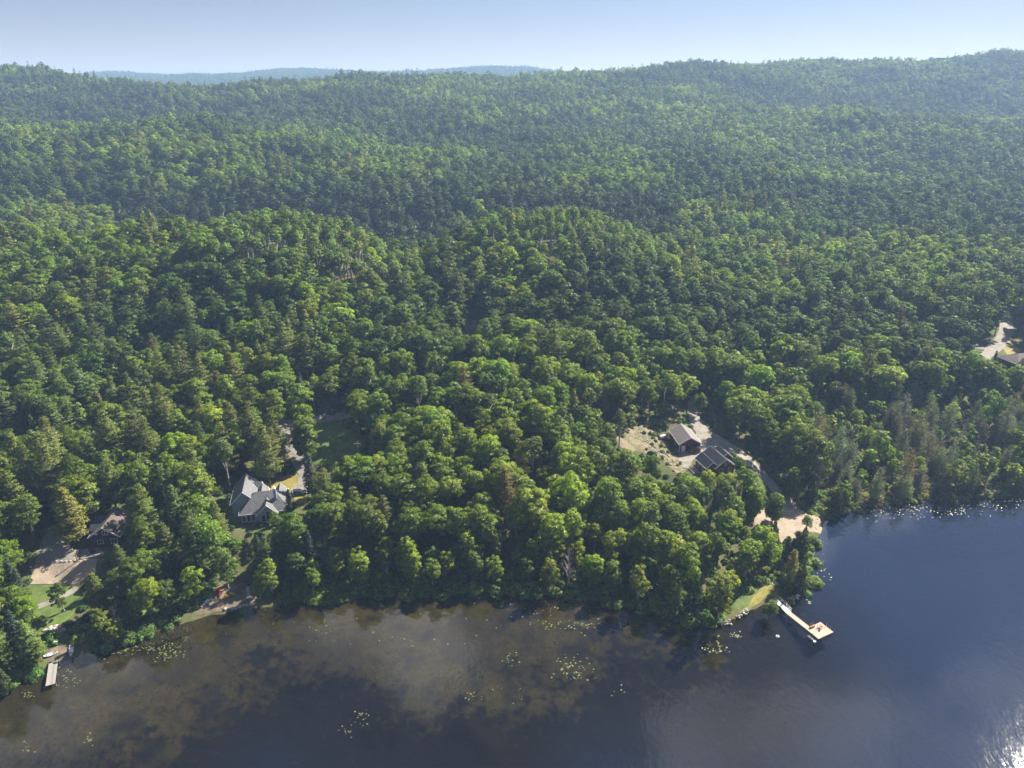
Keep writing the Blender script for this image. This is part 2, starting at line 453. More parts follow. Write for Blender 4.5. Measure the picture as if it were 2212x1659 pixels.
def water_material():
    m = bpy.data.materials.new('lake_water')
    m.use_nodes = True
    m.use_transparent_shadow = True
    nt = m.node_tree; N = nt.nodes; L = nt.links
    N.clear()
    out = N.new('ShaderNodeOutputMaterial')
    g = N.new('ShaderNodeNewGeometry')
    mp = N.new('ShaderNodeMapping'); mp.inputs['Rotation'].default_value = (0, 0, math.radians(35)); mp.inputs['Scale'].default_value = (1.0, .45, 1)
    L.new(g.outputs['Position'], mp.inputs['Vector'])
    n1 = N.new('ShaderNodeTexNoise'); n1.inputs['Scale'].default_value = 1.1; n1.inputs['Detail'].default_value = 4; n1.inputs['Roughness'].default_value = .55
    n2 = N.new('ShaderNodeTexNoise'); n2.inputs['Scale'].default_value = .22; n2.inputs['Detail'].default_value = 3
    L.new(mp.outputs[0], n1.inputs['Vector']); L.new(mp.outputs[0], n2.inputs['Vector'])
    # breeze patches: calm near the shore, rippled further out
    n3 = N.new('ShaderNodeTexNoise'); n3.inputs['Scale'].default_value = .030; n3.inputs['Detail'].default_value = 3
    L.new(g.outputs['Position'], n3.inputs['Vector'])
    r = N.new('ShaderNodeMapRange'); r.inputs['From Min'].default_value = .40; r.inputs['From Max'].default_value = .62
    r.inputs['To Min'].default_value = .20; r.inputs['To Max'].default_value = 1.0
    L.new(n3.outputs['Fac'], r.inputs['Value'])
    at = N.new('ShaderNodeAttribute'); at.attribute_name = 'open'
    mu = N.new('ShaderNodeMath'); mu.operation = 'MULTIPLY'
    L.new(r.outputs[0], mu.inputs[0]); L.new(at.outputs['Fac'], mu.inputs[1])
    st = N.new('ShaderNodeMath'); st.operation = 'MULTIPLY'; st.inputs[1].default_value = .55
    L.new(mu.outputs[0], st.inputs[0])
    ad = N.new('ShaderNodeMath'); ad.operation = 'MULTIPLY_ADD'; ad.inputs[1].default_value = 2.0
    L.new(n2.outputs['Fac'], ad.inputs[0]); L.new(n1.outputs['Fac'], ad.inputs[2])
    bp = N.new('ShaderNodeBump'); bp.inputs['Distance'].default_value = .10
    L.new(st.outputs[0], bp.inputs['Strength']); L.new(ad.outputs[0], bp.inputs['Height'])
    fr = N.new('ShaderNodeFresnel')
    io = N.new('ShaderNodeMix'); io.inputs['A'].default_value = 1.62; io.inputs['B'].default_value = 1 / 1.62   # same reflectance from either side
    L.new(g.outputs['Backfacing'], io.inputs['Factor']); L.new(io.outputs['Result'], fr.inputs['IOR'])
    L.new(bp.outputs[0], fr.inputs['Normal'])
    gl = N.new('ShaderNodeBsdfGlossy'); gl.inputs['Roughness'].default_value = .045
    L.new(bp.outputs[0], gl.inputs['Normal'])
    tr = N.new('ShaderNodeBsdfTransparent'); tr.inputs['Color'].default_value = (.80, .74, .58, 1)
    mx = N.new('ShaderNodeMixShader')
    L.new(fr.outputs[0], mx.inputs[0]); L.new(tr.outputs[0], mx.inputs[1]); L.new(gl.outputs[0], mx.inputs[2])
    L.new(mx.outputs[0], out.inputs['Surface'])
    return m
M['water'] = water_material()

# ------------------------------------------------------------------ mesh helpers
def np_mesh(name, V, Q, mats, mi=None, lv=None, smooth=False, vn=None):
    """quad mesh from numpy arrays"""
    me = bpy.data.meshes.new(name)
    V = np.asarray(V, np.float32); Q = np.asarray(Q, np.int32)
    me.vertices.add(len(V)); me.vertices.foreach_set('co', V.ravel())
    me.loops.add(Q.size); me.loops.foreach_set('vertex_index', Q.ravel())
    me.polygons.add(len(Q)); me.polygons.foreach_set('loop_start', np.arange(0, Q.size, 4, dtype=np.int32))
    for m in mats: me.materials.append(m)
    if mi is not None: me.polygons.foreach_set('material_index', np.asarray(mi, np.int32))
    if lv is not None:
        a = me.attributes.new('lv', 'FLOAT', 'FACE'); a.data.foreach_set('value', np.asarray(lv, np.float32))
    me.update(calc_edges=True)
    if smooth or vn is not None: me.polygons.foreach_set('use_smooth', np.ones(len(Q), bool))
    if vn is not None:   # leaf clusters shade like the rounded clump they belong to
        me.normals_split_custom_set_from_vertices(np.asarray(vn, np.float32))
    return me

class MB:
    def __init__(s): s.v = []; s.f = []
    def add(s, vs, fs):
        o = len(s.v); s.v += [tuple(x) for x in vs]; s.f += [[i + o for i in f] for f in fs]; return s
    def box(s, x0, x1, y0, y1, z0, z1):
        return s.add([(x0, y0, z0), (x1, y0, z0), (x1, y1, z0), (x0, y1, z0), (x0, y0, z1), (x1, y0, z1), (x1, y1, z1), (x0, y1, z1)],
                     [(3, 2, 1, 0), (4, 5, 6, 7), (0, 1, 5, 4), (1, 2, 6, 5), (2, 3, 7, 6), (3, 0, 4, 7)])
    def hexa(s, p):   # 8 points, bottom 4 then top 4
        return s.add(p, [(3, 2, 1, 0), (4, 5, 6, 7), (0, 1, 5, 4), (1, 2, 6, 5), (2, 3, 7, 6), (3, 0, 4, 7)])
    def slab(s, quad, t):  # quad (4 pts, counter-clockwise from above) thickened downwards
        q = [Vector(p) for p in quad]
        n = (q[1] - q[0]).cross(q[3] - q[0]).normalized()
        return s.hexa([p - n * t for p in q] + q)
    def tri_slab(s, tri, t):
        q = [Vector(p) for p in tri]
        n = (q[1] - q[0]).cross(q[2] - q[0]).normalized()
        return s.add([p - n * t for p in q] + q, [(2, 1, 0), (3, 4, 5), (0, 1, 4, 3), (1, 2, 5, 4), (2, 0, 3, 5)])
    def tube(s, pts, radii, n=6, cap=True):
        pts = [Vector(p) for p in pts]
        o = len(s.v)
        for i, p in enumerate(pts):
            d = (pts[min(i + 1, len(pts) - 1)] - pts[max(i - 1, 0)]).normalized()
            a = d.orthogonal().normalized() if abs(d.z) < .9 else Vector((1, 0, 0)) - d * d.x
            a.normalize(); b = d.cross(a)
            for k in range(n):
                t = 2 * math.pi * k / n
                s.v.append(tuple(p + (a * math.cos(t) + b * math.sin(t)) * radii[i]))
        for i in range(len(pts) - 1):
            for k in range(n):
                s.f.append([o + i * n + k, o + i * n + (k + 1) % n, o + (i + 1) * n + (k + 1) % n, o + (i + 1) * n + k])
        if cap:
            s.f.append([o + k for k in range(n)][::-1]); e = o + (len(pts) - 1) * n
            s.f.append([e + k for k in range(n)])
        return s
    def mesh(s, name, m, smooth=False):
        me = bpy.data.meshes.new(name)
        me.from_pydata(s.v, [], s.f)
        if m is not None: me.materials.append(m)
        if smooth:
            me.polygons.foreach_set('use_smooth', [True] * len(me.polygons))
        me.update()
        return me
    def build(s, name, m, parent=None, smooth=False, loc=None, rot=None):
        return link(name, s.mesh(name, m, smooth), parent, loc, rot)

def link(name, me, parent=None, loc=None, rot=None):
    o = bpy.data.objects.new(name, me)
    COL.objects.link(o)
    if parent: o.parent = parent
    if loc is not None: o.location = loc
    if rot is not None: o.rotation_euler = rot
    return o

def thing(name, label, cat, loc, rz=0, group=None):
    o = bpy.data.objects.new(name, None)
    COL.objects.link(o)
    o.location = loc; o.rotation_euler = (0, 0, rz); o.empty_display_size = .5
    return tag(o, label, cat, group)

def tag(o, label, cat=None, group=None, kind=None):
    if label: o['label'] = label
    if cat: o['category'] = cat
    if group: o['group'] = group
    if kind: o['kind'] = kind
    return o

# ------------------------------------------------------------------ ground, lake
nr, nc = GX.shape
V = np.stack([GX, GY, GZ], -1).reshape(-1, 3)
ii = np.arange(nr * nc).reshape(nr, nc)
Q = np.stack([ii[:-1, :-1], ii[:-1, 1:], ii[1:, 1:], ii[1:, :-1]], -1).reshape(-1, 4)
me = np_mesh('ground', V, Q, [M['ground']], smooth=True)
sh = np.where(inpoly(GX, GY, SHELF), 1.0, -1.0) * polydist(GX, GY, SHELF, True)
a = me.attributes.new('shelf', 'FLOAT', 'POINT')
a.data.foreach_set('value', sstep(-16, 12, sh + (fbm(GX / 11, GY / 11, 41) - .5) * 26).astype(np.float32).ravel())
a = me.attributes.new('deep', 'FLOAT', 'POINT')
a.data.foreach_set('value', sstep(6, 62, -sh + (fbm(GX / 25, GY / 25, 43) - .5) * 30).astype(np.float32).ravel())
tag(link('ground', me), 'wooded ground rising from the lake shore to the far ridges', kind='structure')

wx = np.concatenate([[-900, -500], np.arange(-300, 301, 4.0), [500, 900]])
wy = np.concatenate([[-600, -200, 0], np.arange(40, 216, 4.0)])
WX, WY = np.meshgrid(wx, wy)
wi = np.arange(WX.size).reshape(WX.shape)
me = np_mesh('lake', np.stack([WX, WY, np.zeros_like(WX)], -1).reshape(-1, 3),
             np.stack([wi[:-1, :-1], wi[:-1, 1:], wi[1:, 1:], wi[1:, :-1]], -1).reshape(-1, 4), [M['water']], smooth=True)
a = me.attributes.new('open', 'FLOAT', 'POINT')
wd = polydist(WX, WY, SHORE)
a.data.foreach_set('value', (.04 + .96 * sstep(5, 42, wd)).astype(np.float32).ravel())
tag(link('lake', me), 'dark still lake with a brown shallow shelf', kind='structure')

# draped sheets: polygons read from the picture, laid on the ground
def drape(name, poly_px, m, label, lift=.05, step=1.2, rough=.5, world=None):
    P = np.array([Wt(*q)[:2] for q in poly_px]) if world is None else np.array(world)
    P = roughen(np.vstack([P, P[:1]]), 1.0, rough, hash(name) % 97 if False else len(name))[:-1]
    x0, y0 = P.min(0); x1, y1 = P.max(0)
    gx, gy = np.meshgrid(np.arange(x0, x1, step), np.arange(y0, y1, step))
    gx = gx.ravel(); gy = gy.ravel()
    k = inpoly(gx, gy, P) & (polydist(gx, gy, P, True) > step * .45)
    pts = np.vstack([P, np.stack([gx[k], gy[k]], 1)])
    n = len(P)
    r = delaunay_2d_cdt([Vector(p) for p in pts], [], [list(range(n))], 1, 1e-4)
    vo = np.array([(v.x, v.y) for v in r[0]])
    zz = hz(vo[:, 0], vo[:, 1]) + lift
    me = bpy.data.meshes.new(name)
    me.from_pydata([(a_, b_, float(c_)) for (a_, b_), c_ in zip(vo, zz)], [], [list(f) for f in r[2]])
    me.materials.append(m)
    me.polygons.foreach_set('use_smooth', [True] * len(me.polygons))
    me.update()
    bm = bmesh.new(); bm.from_mesh(me); bmesh.ops.recalc_face_normals(bm, faces=bm.faces)
    if bm.faces and sum(f.normal.z for f in bm.faces) < 0: bmesh.ops.reverse_faces(bm, faces=bm.faces)
    bm.to_mesh(me); bm.free()
    o = link(name, me)
    tag(o, label, kind='structure')
    CLEAR.append(P); CLEARN[name] = P
    return o
CLEARN = {}
CLEAR = []   # world polygons where no tree stands

def ribbon_px(pts, w):
    C = np.array([Wt(*q)[:2] for q in pts])
    L, R = [], []
    for i in range(len(C)):
        d = C[min(i + 1, len(C) - 1)] - C[max(i - 1, 0)]; d /= np.hypot(*d) + 1e-9
        n = np.array([-d[1], d[0]]) * (w[i] if isinstance(w, (list, tuple)) else w)
        L.append(C[i] + n); R.append(C[i] - n)
    return L + R[::-1]

z1 = lambda *p: [A1(*q) for q in p]
z2 = lambda *p: [A2(*q) for q in p]
z3 = lambda *p: [A3(*q) for q in p]
z4 = lambda *p: [A4(*q) for q in p]
z5 = lambda *p: [A5(*q) for q in p]
z6 = lambda *p: [A6(*q) for q in p]
z7 = lambda *p: [A7(*q) for q in p]
drape('gravel_drive', z1((300, 1185), (330, 1060), (380, 940), (470, 890), (600, 930), (620, 1080), (850, 1045), (900, 1110), (640, 1165)), M['gravel'], 'grey gravel drive beside the brown cabin', .05)
drape('sand_yard', z1((255, 1362), (300, 1190), (640, 1168), (840, 1140), (830, 1260), (640, 1362), (420, 1362)), M['sand'], 'pale sand yard below the brown cabin', .07)
drape('lawn', z1((230, 1370), (650, 1370), (760, 1420), (620, 1640), (480, 1760), (380, 1780), (300, 1700), (220, 1500)), M['lawn'], 'bright green lawn between the sand yard and the lake', .05)
drape('garden_path', None, M['gravel'], 'pale stone path crossing the lawn', .09, .5, .2, world=ribbon_px(z1((670, 1390), (560, 1460), (450, 1510), (330, 1560)), .75))
drape('dock_landing', z5((430, 640), (520, 590), (640, 600), (655, 700), (560, 735), (500, 745), (425, 742), (390, 715)), M['shoremud'], 'bare gravel landing at the grey plank dock', .05, 1, .3)
drape('small_beach', z5((1690, 340), (1760, 270), (1790, 160), (1850, 90), (2000, 60), (2140, 60), (2220, 110), (2230, 235), (2110, 275), (1960, 300), (1850, 318)), M['shoremud'], 'brown trampled beach with chairs and boats', .05, 1, .3)
drape('side_lawn', z2((290, 1180), (520, 1180), (560, 1350), (590, 1460), (480, 1480), (400, 1400)), M['lawn'], 'shaded lawn beside the grey house', .05)
drape('yellow_lawn', z2((780, 1040), (950, 990), (1020, 940), (1210, 910), (1260, 960), (1230, 1080), (1150, 1110), (1000, 1130), (900, 1100)), M['drylawn'], 'dry yellow lawn behind the grey house', .05)
drape('strip_lawn', z2((1190, 850), (1290, 815), (1330, 900), (1300, 920), (1210, 900)), M['drylawn'], 'strip of dry lawn by the drive', .05)
drape('back_lawn', z2((1440, 330), (1640, 290), (1800, 420), (1960, 590), (1900, 640), (1650, 800), (1450, 820), (1300, 740), (1250, 600)), M['lawn'], 'dark green back lawn beside the gravel lane', .05)
drape('front_verge', z2((1170, 1160), (1330, 1150), (1340, 1240), (1200, 1260)), M['drylawn'], 'small dry verge below the parked car', .05)
drape('house_drive', None, M['gravel'], 'gravel lane leading down to the grey house', .08, 1, .3,
      world=ribbon_px(z2((1100, 300), (1140, 420), (1160, 560), (1200, 660), (1260, 800), (1310, 900), (1300, 1010), (1240, 1090), (1190, 1120)), [3.6, 3.2, 2.8, 2.3, 2.2, 2.2, 2.2, 2.4, 2.2]))
drape('upper_road', None, M['gravel'], 'gravel road passing behind the oval tree', .10, 1, .3,
      world=ribbon_px(z2((700, 380), (900, 350), (1080, 340), (1300, 315), (1480, 285), (1660, 255), (1900, 220)), 2.3))
drape('west_road', None, M['sand'], 'sandy road glimpse among the pines', .08, 1, .3, world=ribbon_px(z1((-60, 245), (90, 215), (220, 195), (330, 180), (420, 168)), 2.0))
drape('west_verge', z1((330, 150), (440, 100), (560, 60), (560, 110), (440, 180)), M['drylawn'], 'grassy verge beside the sandy road', .05)
drape('garage_drive', None, M['gravel'], 'long gravel drive running from the woods to the landing', .08, 1, .4,
      world=ribbon_px(z3((1085, 130), (1095, 200), (1105, 300), (1150, 420), (1240, 520), (1400, 610), (1560, 690), (1720, 830), (1830, 950), (1950, 1080), (2060, 1200), (2130, 1290)), [1.6, 1.6, 1.9, 2.6, 3.2, 2.8, 2.2, 2.1, 2.1, 2.2, 2.4, 3.0]))
drape('garage_yard', z3((1130, 500), (1300, 520), (1500, 650), (1540, 720), (1400, 760), (1250, 720), (1150, 740), (1100, 800), (1060, 880), (990, 860), (930, 740), (940, 690), (1160, 680)), M['gravel'], 'pale gravel yard between garage and cottage', .05)
drape('bare_bank', z3((250, 460), (420, 470), (600, 420), (760, 520), (870, 620), (920, 720), (1000, 860), (1030, 930), (940, 960), (820, 830), (700, 720), (480, 700), (320, 640)), M['soil'], 'bare sandy bank beside the garage', .06, 1.2, 1.0)
drape('grass_verge', z3((1015, 330), (1050, 330), (1075, 450), (1010, 440)), M['lawn'], 'grass edge of the garage drive', .05)
drape('landing_beach', z6((270, 800), (330, 815), (430, 880), (600, 960), (608, 1040), (590, 1070), (480, 1050), (380, 1120), (280, 1140), (200, 1110), (150, 1000), (60, 1000), (60, 890), (180, 870)), M['sand'], 'pale sandy landing on the bay', .06, 1, .4)
drape('point_lawn', z4((520, 1180), (660, 1060), (830, 820), (980, 700), (1100, 700), (1130, 800), (1090, 960), (1010, 1000), (900, 960), (700, 1100), (600, 1180)), M['drylawn'], 'sunlit grass on the point above the dock', .05, 1, .3)
drape('point_grass', z4((420, 900), (600, 830), (820, 760), (700, 1020), (520, 1170), (440, 1120)), M['lawn'], 'shaded grass under the trees of the point', .04, 1, .3)
drape('lane', None, M['gravel'], 'grey lane past the brown-roofed house', .08, 1.5, .3,
      world=ribbon_px(z7((2040, 680), (2040, 780), (2030, 900), (1990, 1000), (1920, 1080), (1850, 1130), (1780, 1170)), 2.6))
drape('lane_branch', None, M['gravel'], 'short grey spur where the white van stands', .10, 1.5, .3, world=ribbon_px(z7((1900, 1085), (1780, 1060), (1660, 1040)), 2.2))
drape('lane_verge', z7((1830, 1040), (1950, 960), (2000, 860), (2080, 800), (2110, 900), (2080, 1010), (2170, 1080), (2180, 1150), (2050, 1150), (1990, 1060), (1880, 1040)), M['drylawn'], 'grass verges of the grey lane', .05)
drape('house_apron', z7((1790, 1180), (1880, 1150), (1900, 1300), (1830, 1340), (1780, 1260)), M['drylawn'], 'dry grass beside the brown-roofed house', .05)
drape('far_yard', z7((880, 60), (1010, 60), (1000, 130), (900, 120)), M['sand'], 'sandy yard far back in the woods', .08, 1.5)
drape('track_glimpse', [(1000, 690), (1030, 690), (1030, 712), (1002, 712)], M['gravel'], 'sandy track glimpse in the valley', .08, 1.5)

# ------------------------------------------------------------------ tree prototypes
def unit(a): return a / (np.linalg.norm(a, axis=-1, keepdims=True) + 1e-9)

def leaves(pos, nrm, size, asp, lv, r, sn=None):
    n = unit(nrm)
    a = r.normal(size=pos.shape)
    t = unit(np.cross(n, a)); b = np.cross(n, t)
    s = np.asarray(size).reshape(-1, 1) * .5
    V = np.stack([pos + t * s * asp, pos + b * s, pos - t * s * asp, pos - b * s], 1).reshape(-1, 3)
    Q = np.arange(len(pos) * 4).reshape(-1, 4)
    return V, Q, lv, np.repeat(unit(nrm if sn is None else sn), 4, 0)

def clumps(C, R, out, nleaf, size, r, up=.75, outw=.8, asp=.8, jit=.40, lvj=.18):
    k = len(C)
    C = np.repeat(C, nleaf, 0); R_ = np.repeat(R, nleaf)[:, None]; O = np.repeat(out, nleaf, 0)
    d = unit(r.normal(size=C.shape) + O * outw + np.array([0, 0, up]))
    pos = C + d * R_ * r.uniform(.72, 1.06, (len(C), 1)) * np.array([1.08, 1.08, .62])
    nrm = d + r.normal(size=C.shape) * jit + np.array([0, 0, .25])
    lv = np.repeat(r.uniform(.74, 1.26, k), nleaf) * r.uniform(1 - lvj, 1 + lvj, len(C))
    sn = d * .75 + O * .35 + r.normal(size=C.shape) * .34 + np.array([0, 0, .2])
    return leaves(pos, nrm, size * r.uniform(.7, 1.3, len(C)), asp, lv, r, sn)

def join(parts):
    V, Q, LV = [], [], []; o = 0
    for v, q, l in parts:
        V.append(v); Q.append(q + o); LV.append(l); o += len(v)
    return np.vstack(V), np.vstack(Q), np.concatenate(LV)

def fib(n, zmin, zmax, r):
    i = np.arange(n) + .5
    z = zmax - (zmax - zmin) * i / n
    ph = i * 2.399963 + r.uniform(0, 6)
    s = np.sqrt(np.maximum(0, 1 - z * z))
    d = np.stack([s * np.cos(ph), s * np.sin(ph), z], 1)
    return unit(d + r.normal(size=d.shape) * .16)

def tubes_np(paths, n=5):
    mb = MB()
    for pts, rad in paths: mb.tube(pts, rad, n, cap=False)
    V = np.array(mb.v); Q = np.array(mb.f)
    return V, Q, np.ones(len(Q))

def broad(seed, H, R, base, nc, nl, size, lean=0, rough=.32, zmin=-.62, lobes=6, egg=False):
    """crown of several limb masses, each a shell of leaf clumps"""
    r = np.random.default_rng(seed)
    hz_ = (H - base) * .5
    C, O, CR = [], [], []
    K = lobes
    for k in range(K):
        if k == 0: lc = np.array([r.normal() * .10, r.normal() * .10, .42]); lr = r.uniform(.50, .60)
        else:
            an = 6.283 * k / (K - 1) + r.normal() * .35; q = r.uniform(.36, .60)
            lc = np.array([math.cos(an) * q, math.sin(an) * q, r.uniform(-.62, .42)]); lr = r.uniform(.40, .60)
            if egg: lc = np.array([math.cos(an * 2.4) * .34, math.sin(an * 2.4) * .34, -.62 + .95 * k / K]); lr = .60
        n = max(4, int(nc / K * (lr / .5) ** 2))
        d = fib(n, zmin, 1.0, r)
        P_ = lc + d * lr * r.uniform(1 - rough, 1.0, (n, 1)) * .86
        C.append(P_ * np.array([R, R, hz_])); O.append(unit(d * .7 + unit(P_) * .5)); CR.append(R * r.uniform(.17, .29, n) * (.7 + lr * .6))
    C = np.vstack(C); O = np.vstack(O); CR = np.concatenate(CR)
    C[:, 2] += base + hz_
    C[:, 0] += lean * C[:, 2] / H
    crown = clumps(C, CR, O, nl, size, r)
    tr = [([(0, 0, -.6), (lean * .1, 0, base * .5), (lean * .35, 0, base), (lean * .7, 0, base + hz_ * 1.1)], [.030 * H / 2 + .06, .022 * H / 2 + .05, .018 * H / 2 + .04, .04])]
    for i in range(5):
        a_ = r.uniform(0, 6.28); q = r.uniform(.5, .75) * R
        tr.append(([(lean * .3, 0, base * r.uniform(.7, 1.05)), (math.cos(a_) * q * .5, math.sin(a_) * q * .5, base + hz_ * .5), (math.cos(a_) * q, math.sin(a_) * q, base + hz_ * r.uniform(.7, 1.2))], [.10, .07, .03]))
    return crown, tubes_np(tr)

def pine(seed, H, R, base, nw, nb, npl, size, droop=.0, gap=.16, upsweep=.12):
    r = np.random.default_rng(seed)
    P, Nn, LV, tr = [], [], [], [([(0, 0, -.6), (r.normal() * .15, r.normal() * .15, H * .5), (0, 0, H * .97)], [.012 * H + .08, .009 * H + .04, .03])]
    for w in range(nw):
        t = (w + r.uniform(-.25, .25)) / nw; t = min(max(t, 0), .99)
        zc = base + (H - base) * t
        prof = (1 - t) ** .75 * (.62 + .38 * min(1, t * 4 + .25))
        ph = r.uniform(0, 6.28)
        for b in range(nb):
            if r.random() < gap: continue
            an = ph + 6.283 * b / nb + r.normal() * .2
            L = R * prof * r.uniform(.65, 1.15) + .25
            dx, dy = math.cos(an), math.sin(an)
            n = max(3, int(npl * (L / R) ** 1.0))
            s = r.uniform(.22, 1.0, n)
            wid = .26 * L * np.sin(np.pi * np.clip(s * .85 + .12, 0, 1)) + .12
            lat = r.normal(size=n) * wid * .6
            zz = zc + upsweep * L * s ** 2 - droop * L * s + r.normal(size=n) * .13
            P.append(np.stack([dx * s * L - dy * lat, dy * s * L + dx * lat, zz], 1))
            Nn.append(np.stack([dx * .35 + r.normal(size=n) * .45, dy * .35 + r.normal(size=n) * .45, np.full(n, 1.0)], 1))
            LV.append(np.full(n, r.uniform(.78, 1.2)) * r.uniform(.8, 1.2, n))
            if L > .35 * R and b % 2 == 0:
                tr.append(([(0, 0, zc - .1), (dx * L * .75, dy * L * .75, zc + upsweep * L * .5 - droop * L * .7)], [.06, .02]))
    P.append(np.array([[0, 0, H - .2], [0, 0, H - .5], [.1, 0, H - .7]])); Nn.append(r.normal(size=(3, 3))); LV.append(np.ones(3))
    pos = np.vstack(P); nn = np.vstack(Nn); lv = np.concatenate(LV)
    ax = np.stack([pos[:, 0], pos[:, 1], np.zeros(len(pos))], 1) / R
    return leaves(pos, nn, size * r.uniform(.7, 1.3, len(pos)), .5, lv, r, unit(nn) + ax * .9), tubes_np(tr, 5)

def cone_tree(seed, H, R, base, n, size, thin=False, power=.8):
    r = np.random.default_rng(seed)
    t = 1 - np.sqrt(r.uniform(0, 1, n)); t = np.clip(t, 0, .985)
    zc = base + (H - base) * t
    an = r.uniform(0, 6.283, n)
    bump = 1 + .22 * np.sin(an * 3 + zc * 1.7 + seed) + .15 * np.sin(an * 5 - zc * 3.1)
    rr = R * (1 - t) ** power * bump * (r.uniform(.25, 1.05, n) if thin else np.sqrt(r.uniform(.45, 1.1, n)))
    rr *= np.minimum(1, .55 + t * 4)
    pos = np.stack([np.cos(an) * rr, np.sin(an) * rr, zc], 1)
    nr_ = np.stack([np.cos(an), np.sin(an), np.full(n, .5)], 1) + r.normal(size=(n, 3)) * (.9 if thin else .45)
    lv = r.uniform(.72, 1.28, n)
    return leaves(pos, nr_, size * r.uniform(.6, 1.35, n), .16 if thin else .6, lv, r), tubes_np([([(0, 0, -.5), (0, 0, H * .5), (0, 0, H * .96)], [.012 * H + .05, .008 * H + .03, .02])])

def bare(seed, H, n=26):
    r = np.random.default_rng(seed)
    tr = [([(0, 0, -.5), (r.normal() * .3, r.normal() * .3, H * .5), (r.normal() * .5, r.normal() * .5, H)], [.16, .10, .03])]
    for i in range(n):
        z0 = H * r.uniform(.3, .95); an = r.uniform(0, 6.28); L = H * .28 * r.uniform(.5, 1) * (1.25 - z0 / H)
        p1 = (math.cos(an) * L * .5, math.sin(an) * L * .5, z0 + L * .35); p2 = (math.cos(an + .3) * L, math.sin(an + .3) * L, z0 + L * .9)
        tr.append(([(0, 0, z0), p1, p2], [.055, .04, .018]))
        an2 = an + r.normal() * .8
        tr.append(([p1, (p1[0] + math.cos(an2) * L * .5, p1[1] + math.sin(an2) * L * .5, p1[2] + L * .5)], [.035, .014]))
    return tubes_np(tr, 4)

def shrub(seed, R, H, nc, nl, size):
    r = np.random.default_rng(seed)
    d = fib(nc, -.1, 1, r)
    C = d * np.array([R, R, H]) * .75 * r.uniform(.7, 1.05, (nc, 1)); C[:, 2] += .1
    return clumps(C, R * r.uniform(.25, .4, nc), d, nl, size, r, asp=.8)

PROTO = {}     # kind -> list of (crown_mesh, trunk_mesh, H, R)
def reg(kind, crown, trunk, leafm, barkm, H, R):
    PROTO.setdefault(kind, []).append((np_mesh('crown', *crown[:2], [leafm], lv=crown[2], vn=crown[3]) if crown else None, np_mesh('trunk', *trunk[:2], [barkm], smooth=True), H, R))
LF, ND = M['leaf'], M['needle']
for i, (H, R, b) in enumerate([(15, 4.3, 4.0), (16, 4.6, 4.6), (14, 4.0, 3.6), (17, 4.2, 5.0), (13.5, 4.4, 3.4), (15.5, 3.7, 4.4), (16, 4.0, 3.6), (14.5, 4.7, 4.0)]):
    reg('maple', *broad(100 + i, H, R * 1.08, b * .8, 84, 66, .46, lobes=6 + i % 3), LF, M['bark'], H, R)
for i, (H, R, b) in enumerate([(17, 2.9, 7.5), (18, 2.7, 8.5), (16, 3.1, 7)]):
    reg('aspen', *broad(140 + i, H, R, b, 64, 56, .34, rough=.3, lobes=5), LF, M['birch'], H, R)
for i, (H, R, b, ln) in enumerate([(9.5, 2.6, 1.6, .8), (10.5, 2.3, 1.4, -.6), (8, 2.4, 1.2, .9), (11, 2.7, 2.6, .2)]):
    reg('birch', *broad(160 + i, H, R, b, 60, 46, .36, lean=ln, rough=.5, zmin=-.9, lobes=7), LF, M['birch'], H, R)
for i, (H, R, b) in enumerate([(19, 4.4, 3.5), (21, 4.6, 4.5), (17, 4.0, 2.8), (20, 4.9, 4.2)]):
    reg('pine', *pine(180 + i, H, R * 1.2, b, 17, 8, 100, .50), ND, M['pinebark'], H, R)
for i, (H, R, b) in enumerate([(9, 1.9, .5), (11, 2.1, .6), (8, 1.8, .4)]):
    reg('cedar', *cone_tree(200 + i, H, R, b, 1500, .55, power=.7), ND, M['bark'], H, R)
for i, (H, R, b) in enumerate([(14, 2.6, 1.5), (16, 2.8, 2.0)]):
    reg('spruce', *pine(220 + i, H, R, b, 30, 7, 20, .6, droop=.18, gap=.05, upsweep=.05), ND, M['bark'], H, R)
for i, (H, R, b) in enumerate([(11, 2.0, .8), (12.5, 2.1, 1.0), (10, 2.2, .6)]):
    reg('tamarack', *cone_tree(240 + i, H, R, b, 1700, .75, thin=True, power=.5), ND, M['deadwood'], H, R)
for i, (H, R, b) in enumerate([(12, 3.6, 1.0), (14, 3.4, 1.2)]):
    reg('oval', *broad(250 + i, H, R, b, 110, 60, .46, rough=.15, zmin=-.9, lobes=9, egg=True), LF, M['bark'], H, R)
for i, H in enumerate([9, 11, 8]):
    t = bare(260 + i, H)
    PROTO.setdefault('bare', []).append((None, np_mesh('trunk', *t[:2], [M['deadwood']], smooth=True), H, 1.5))

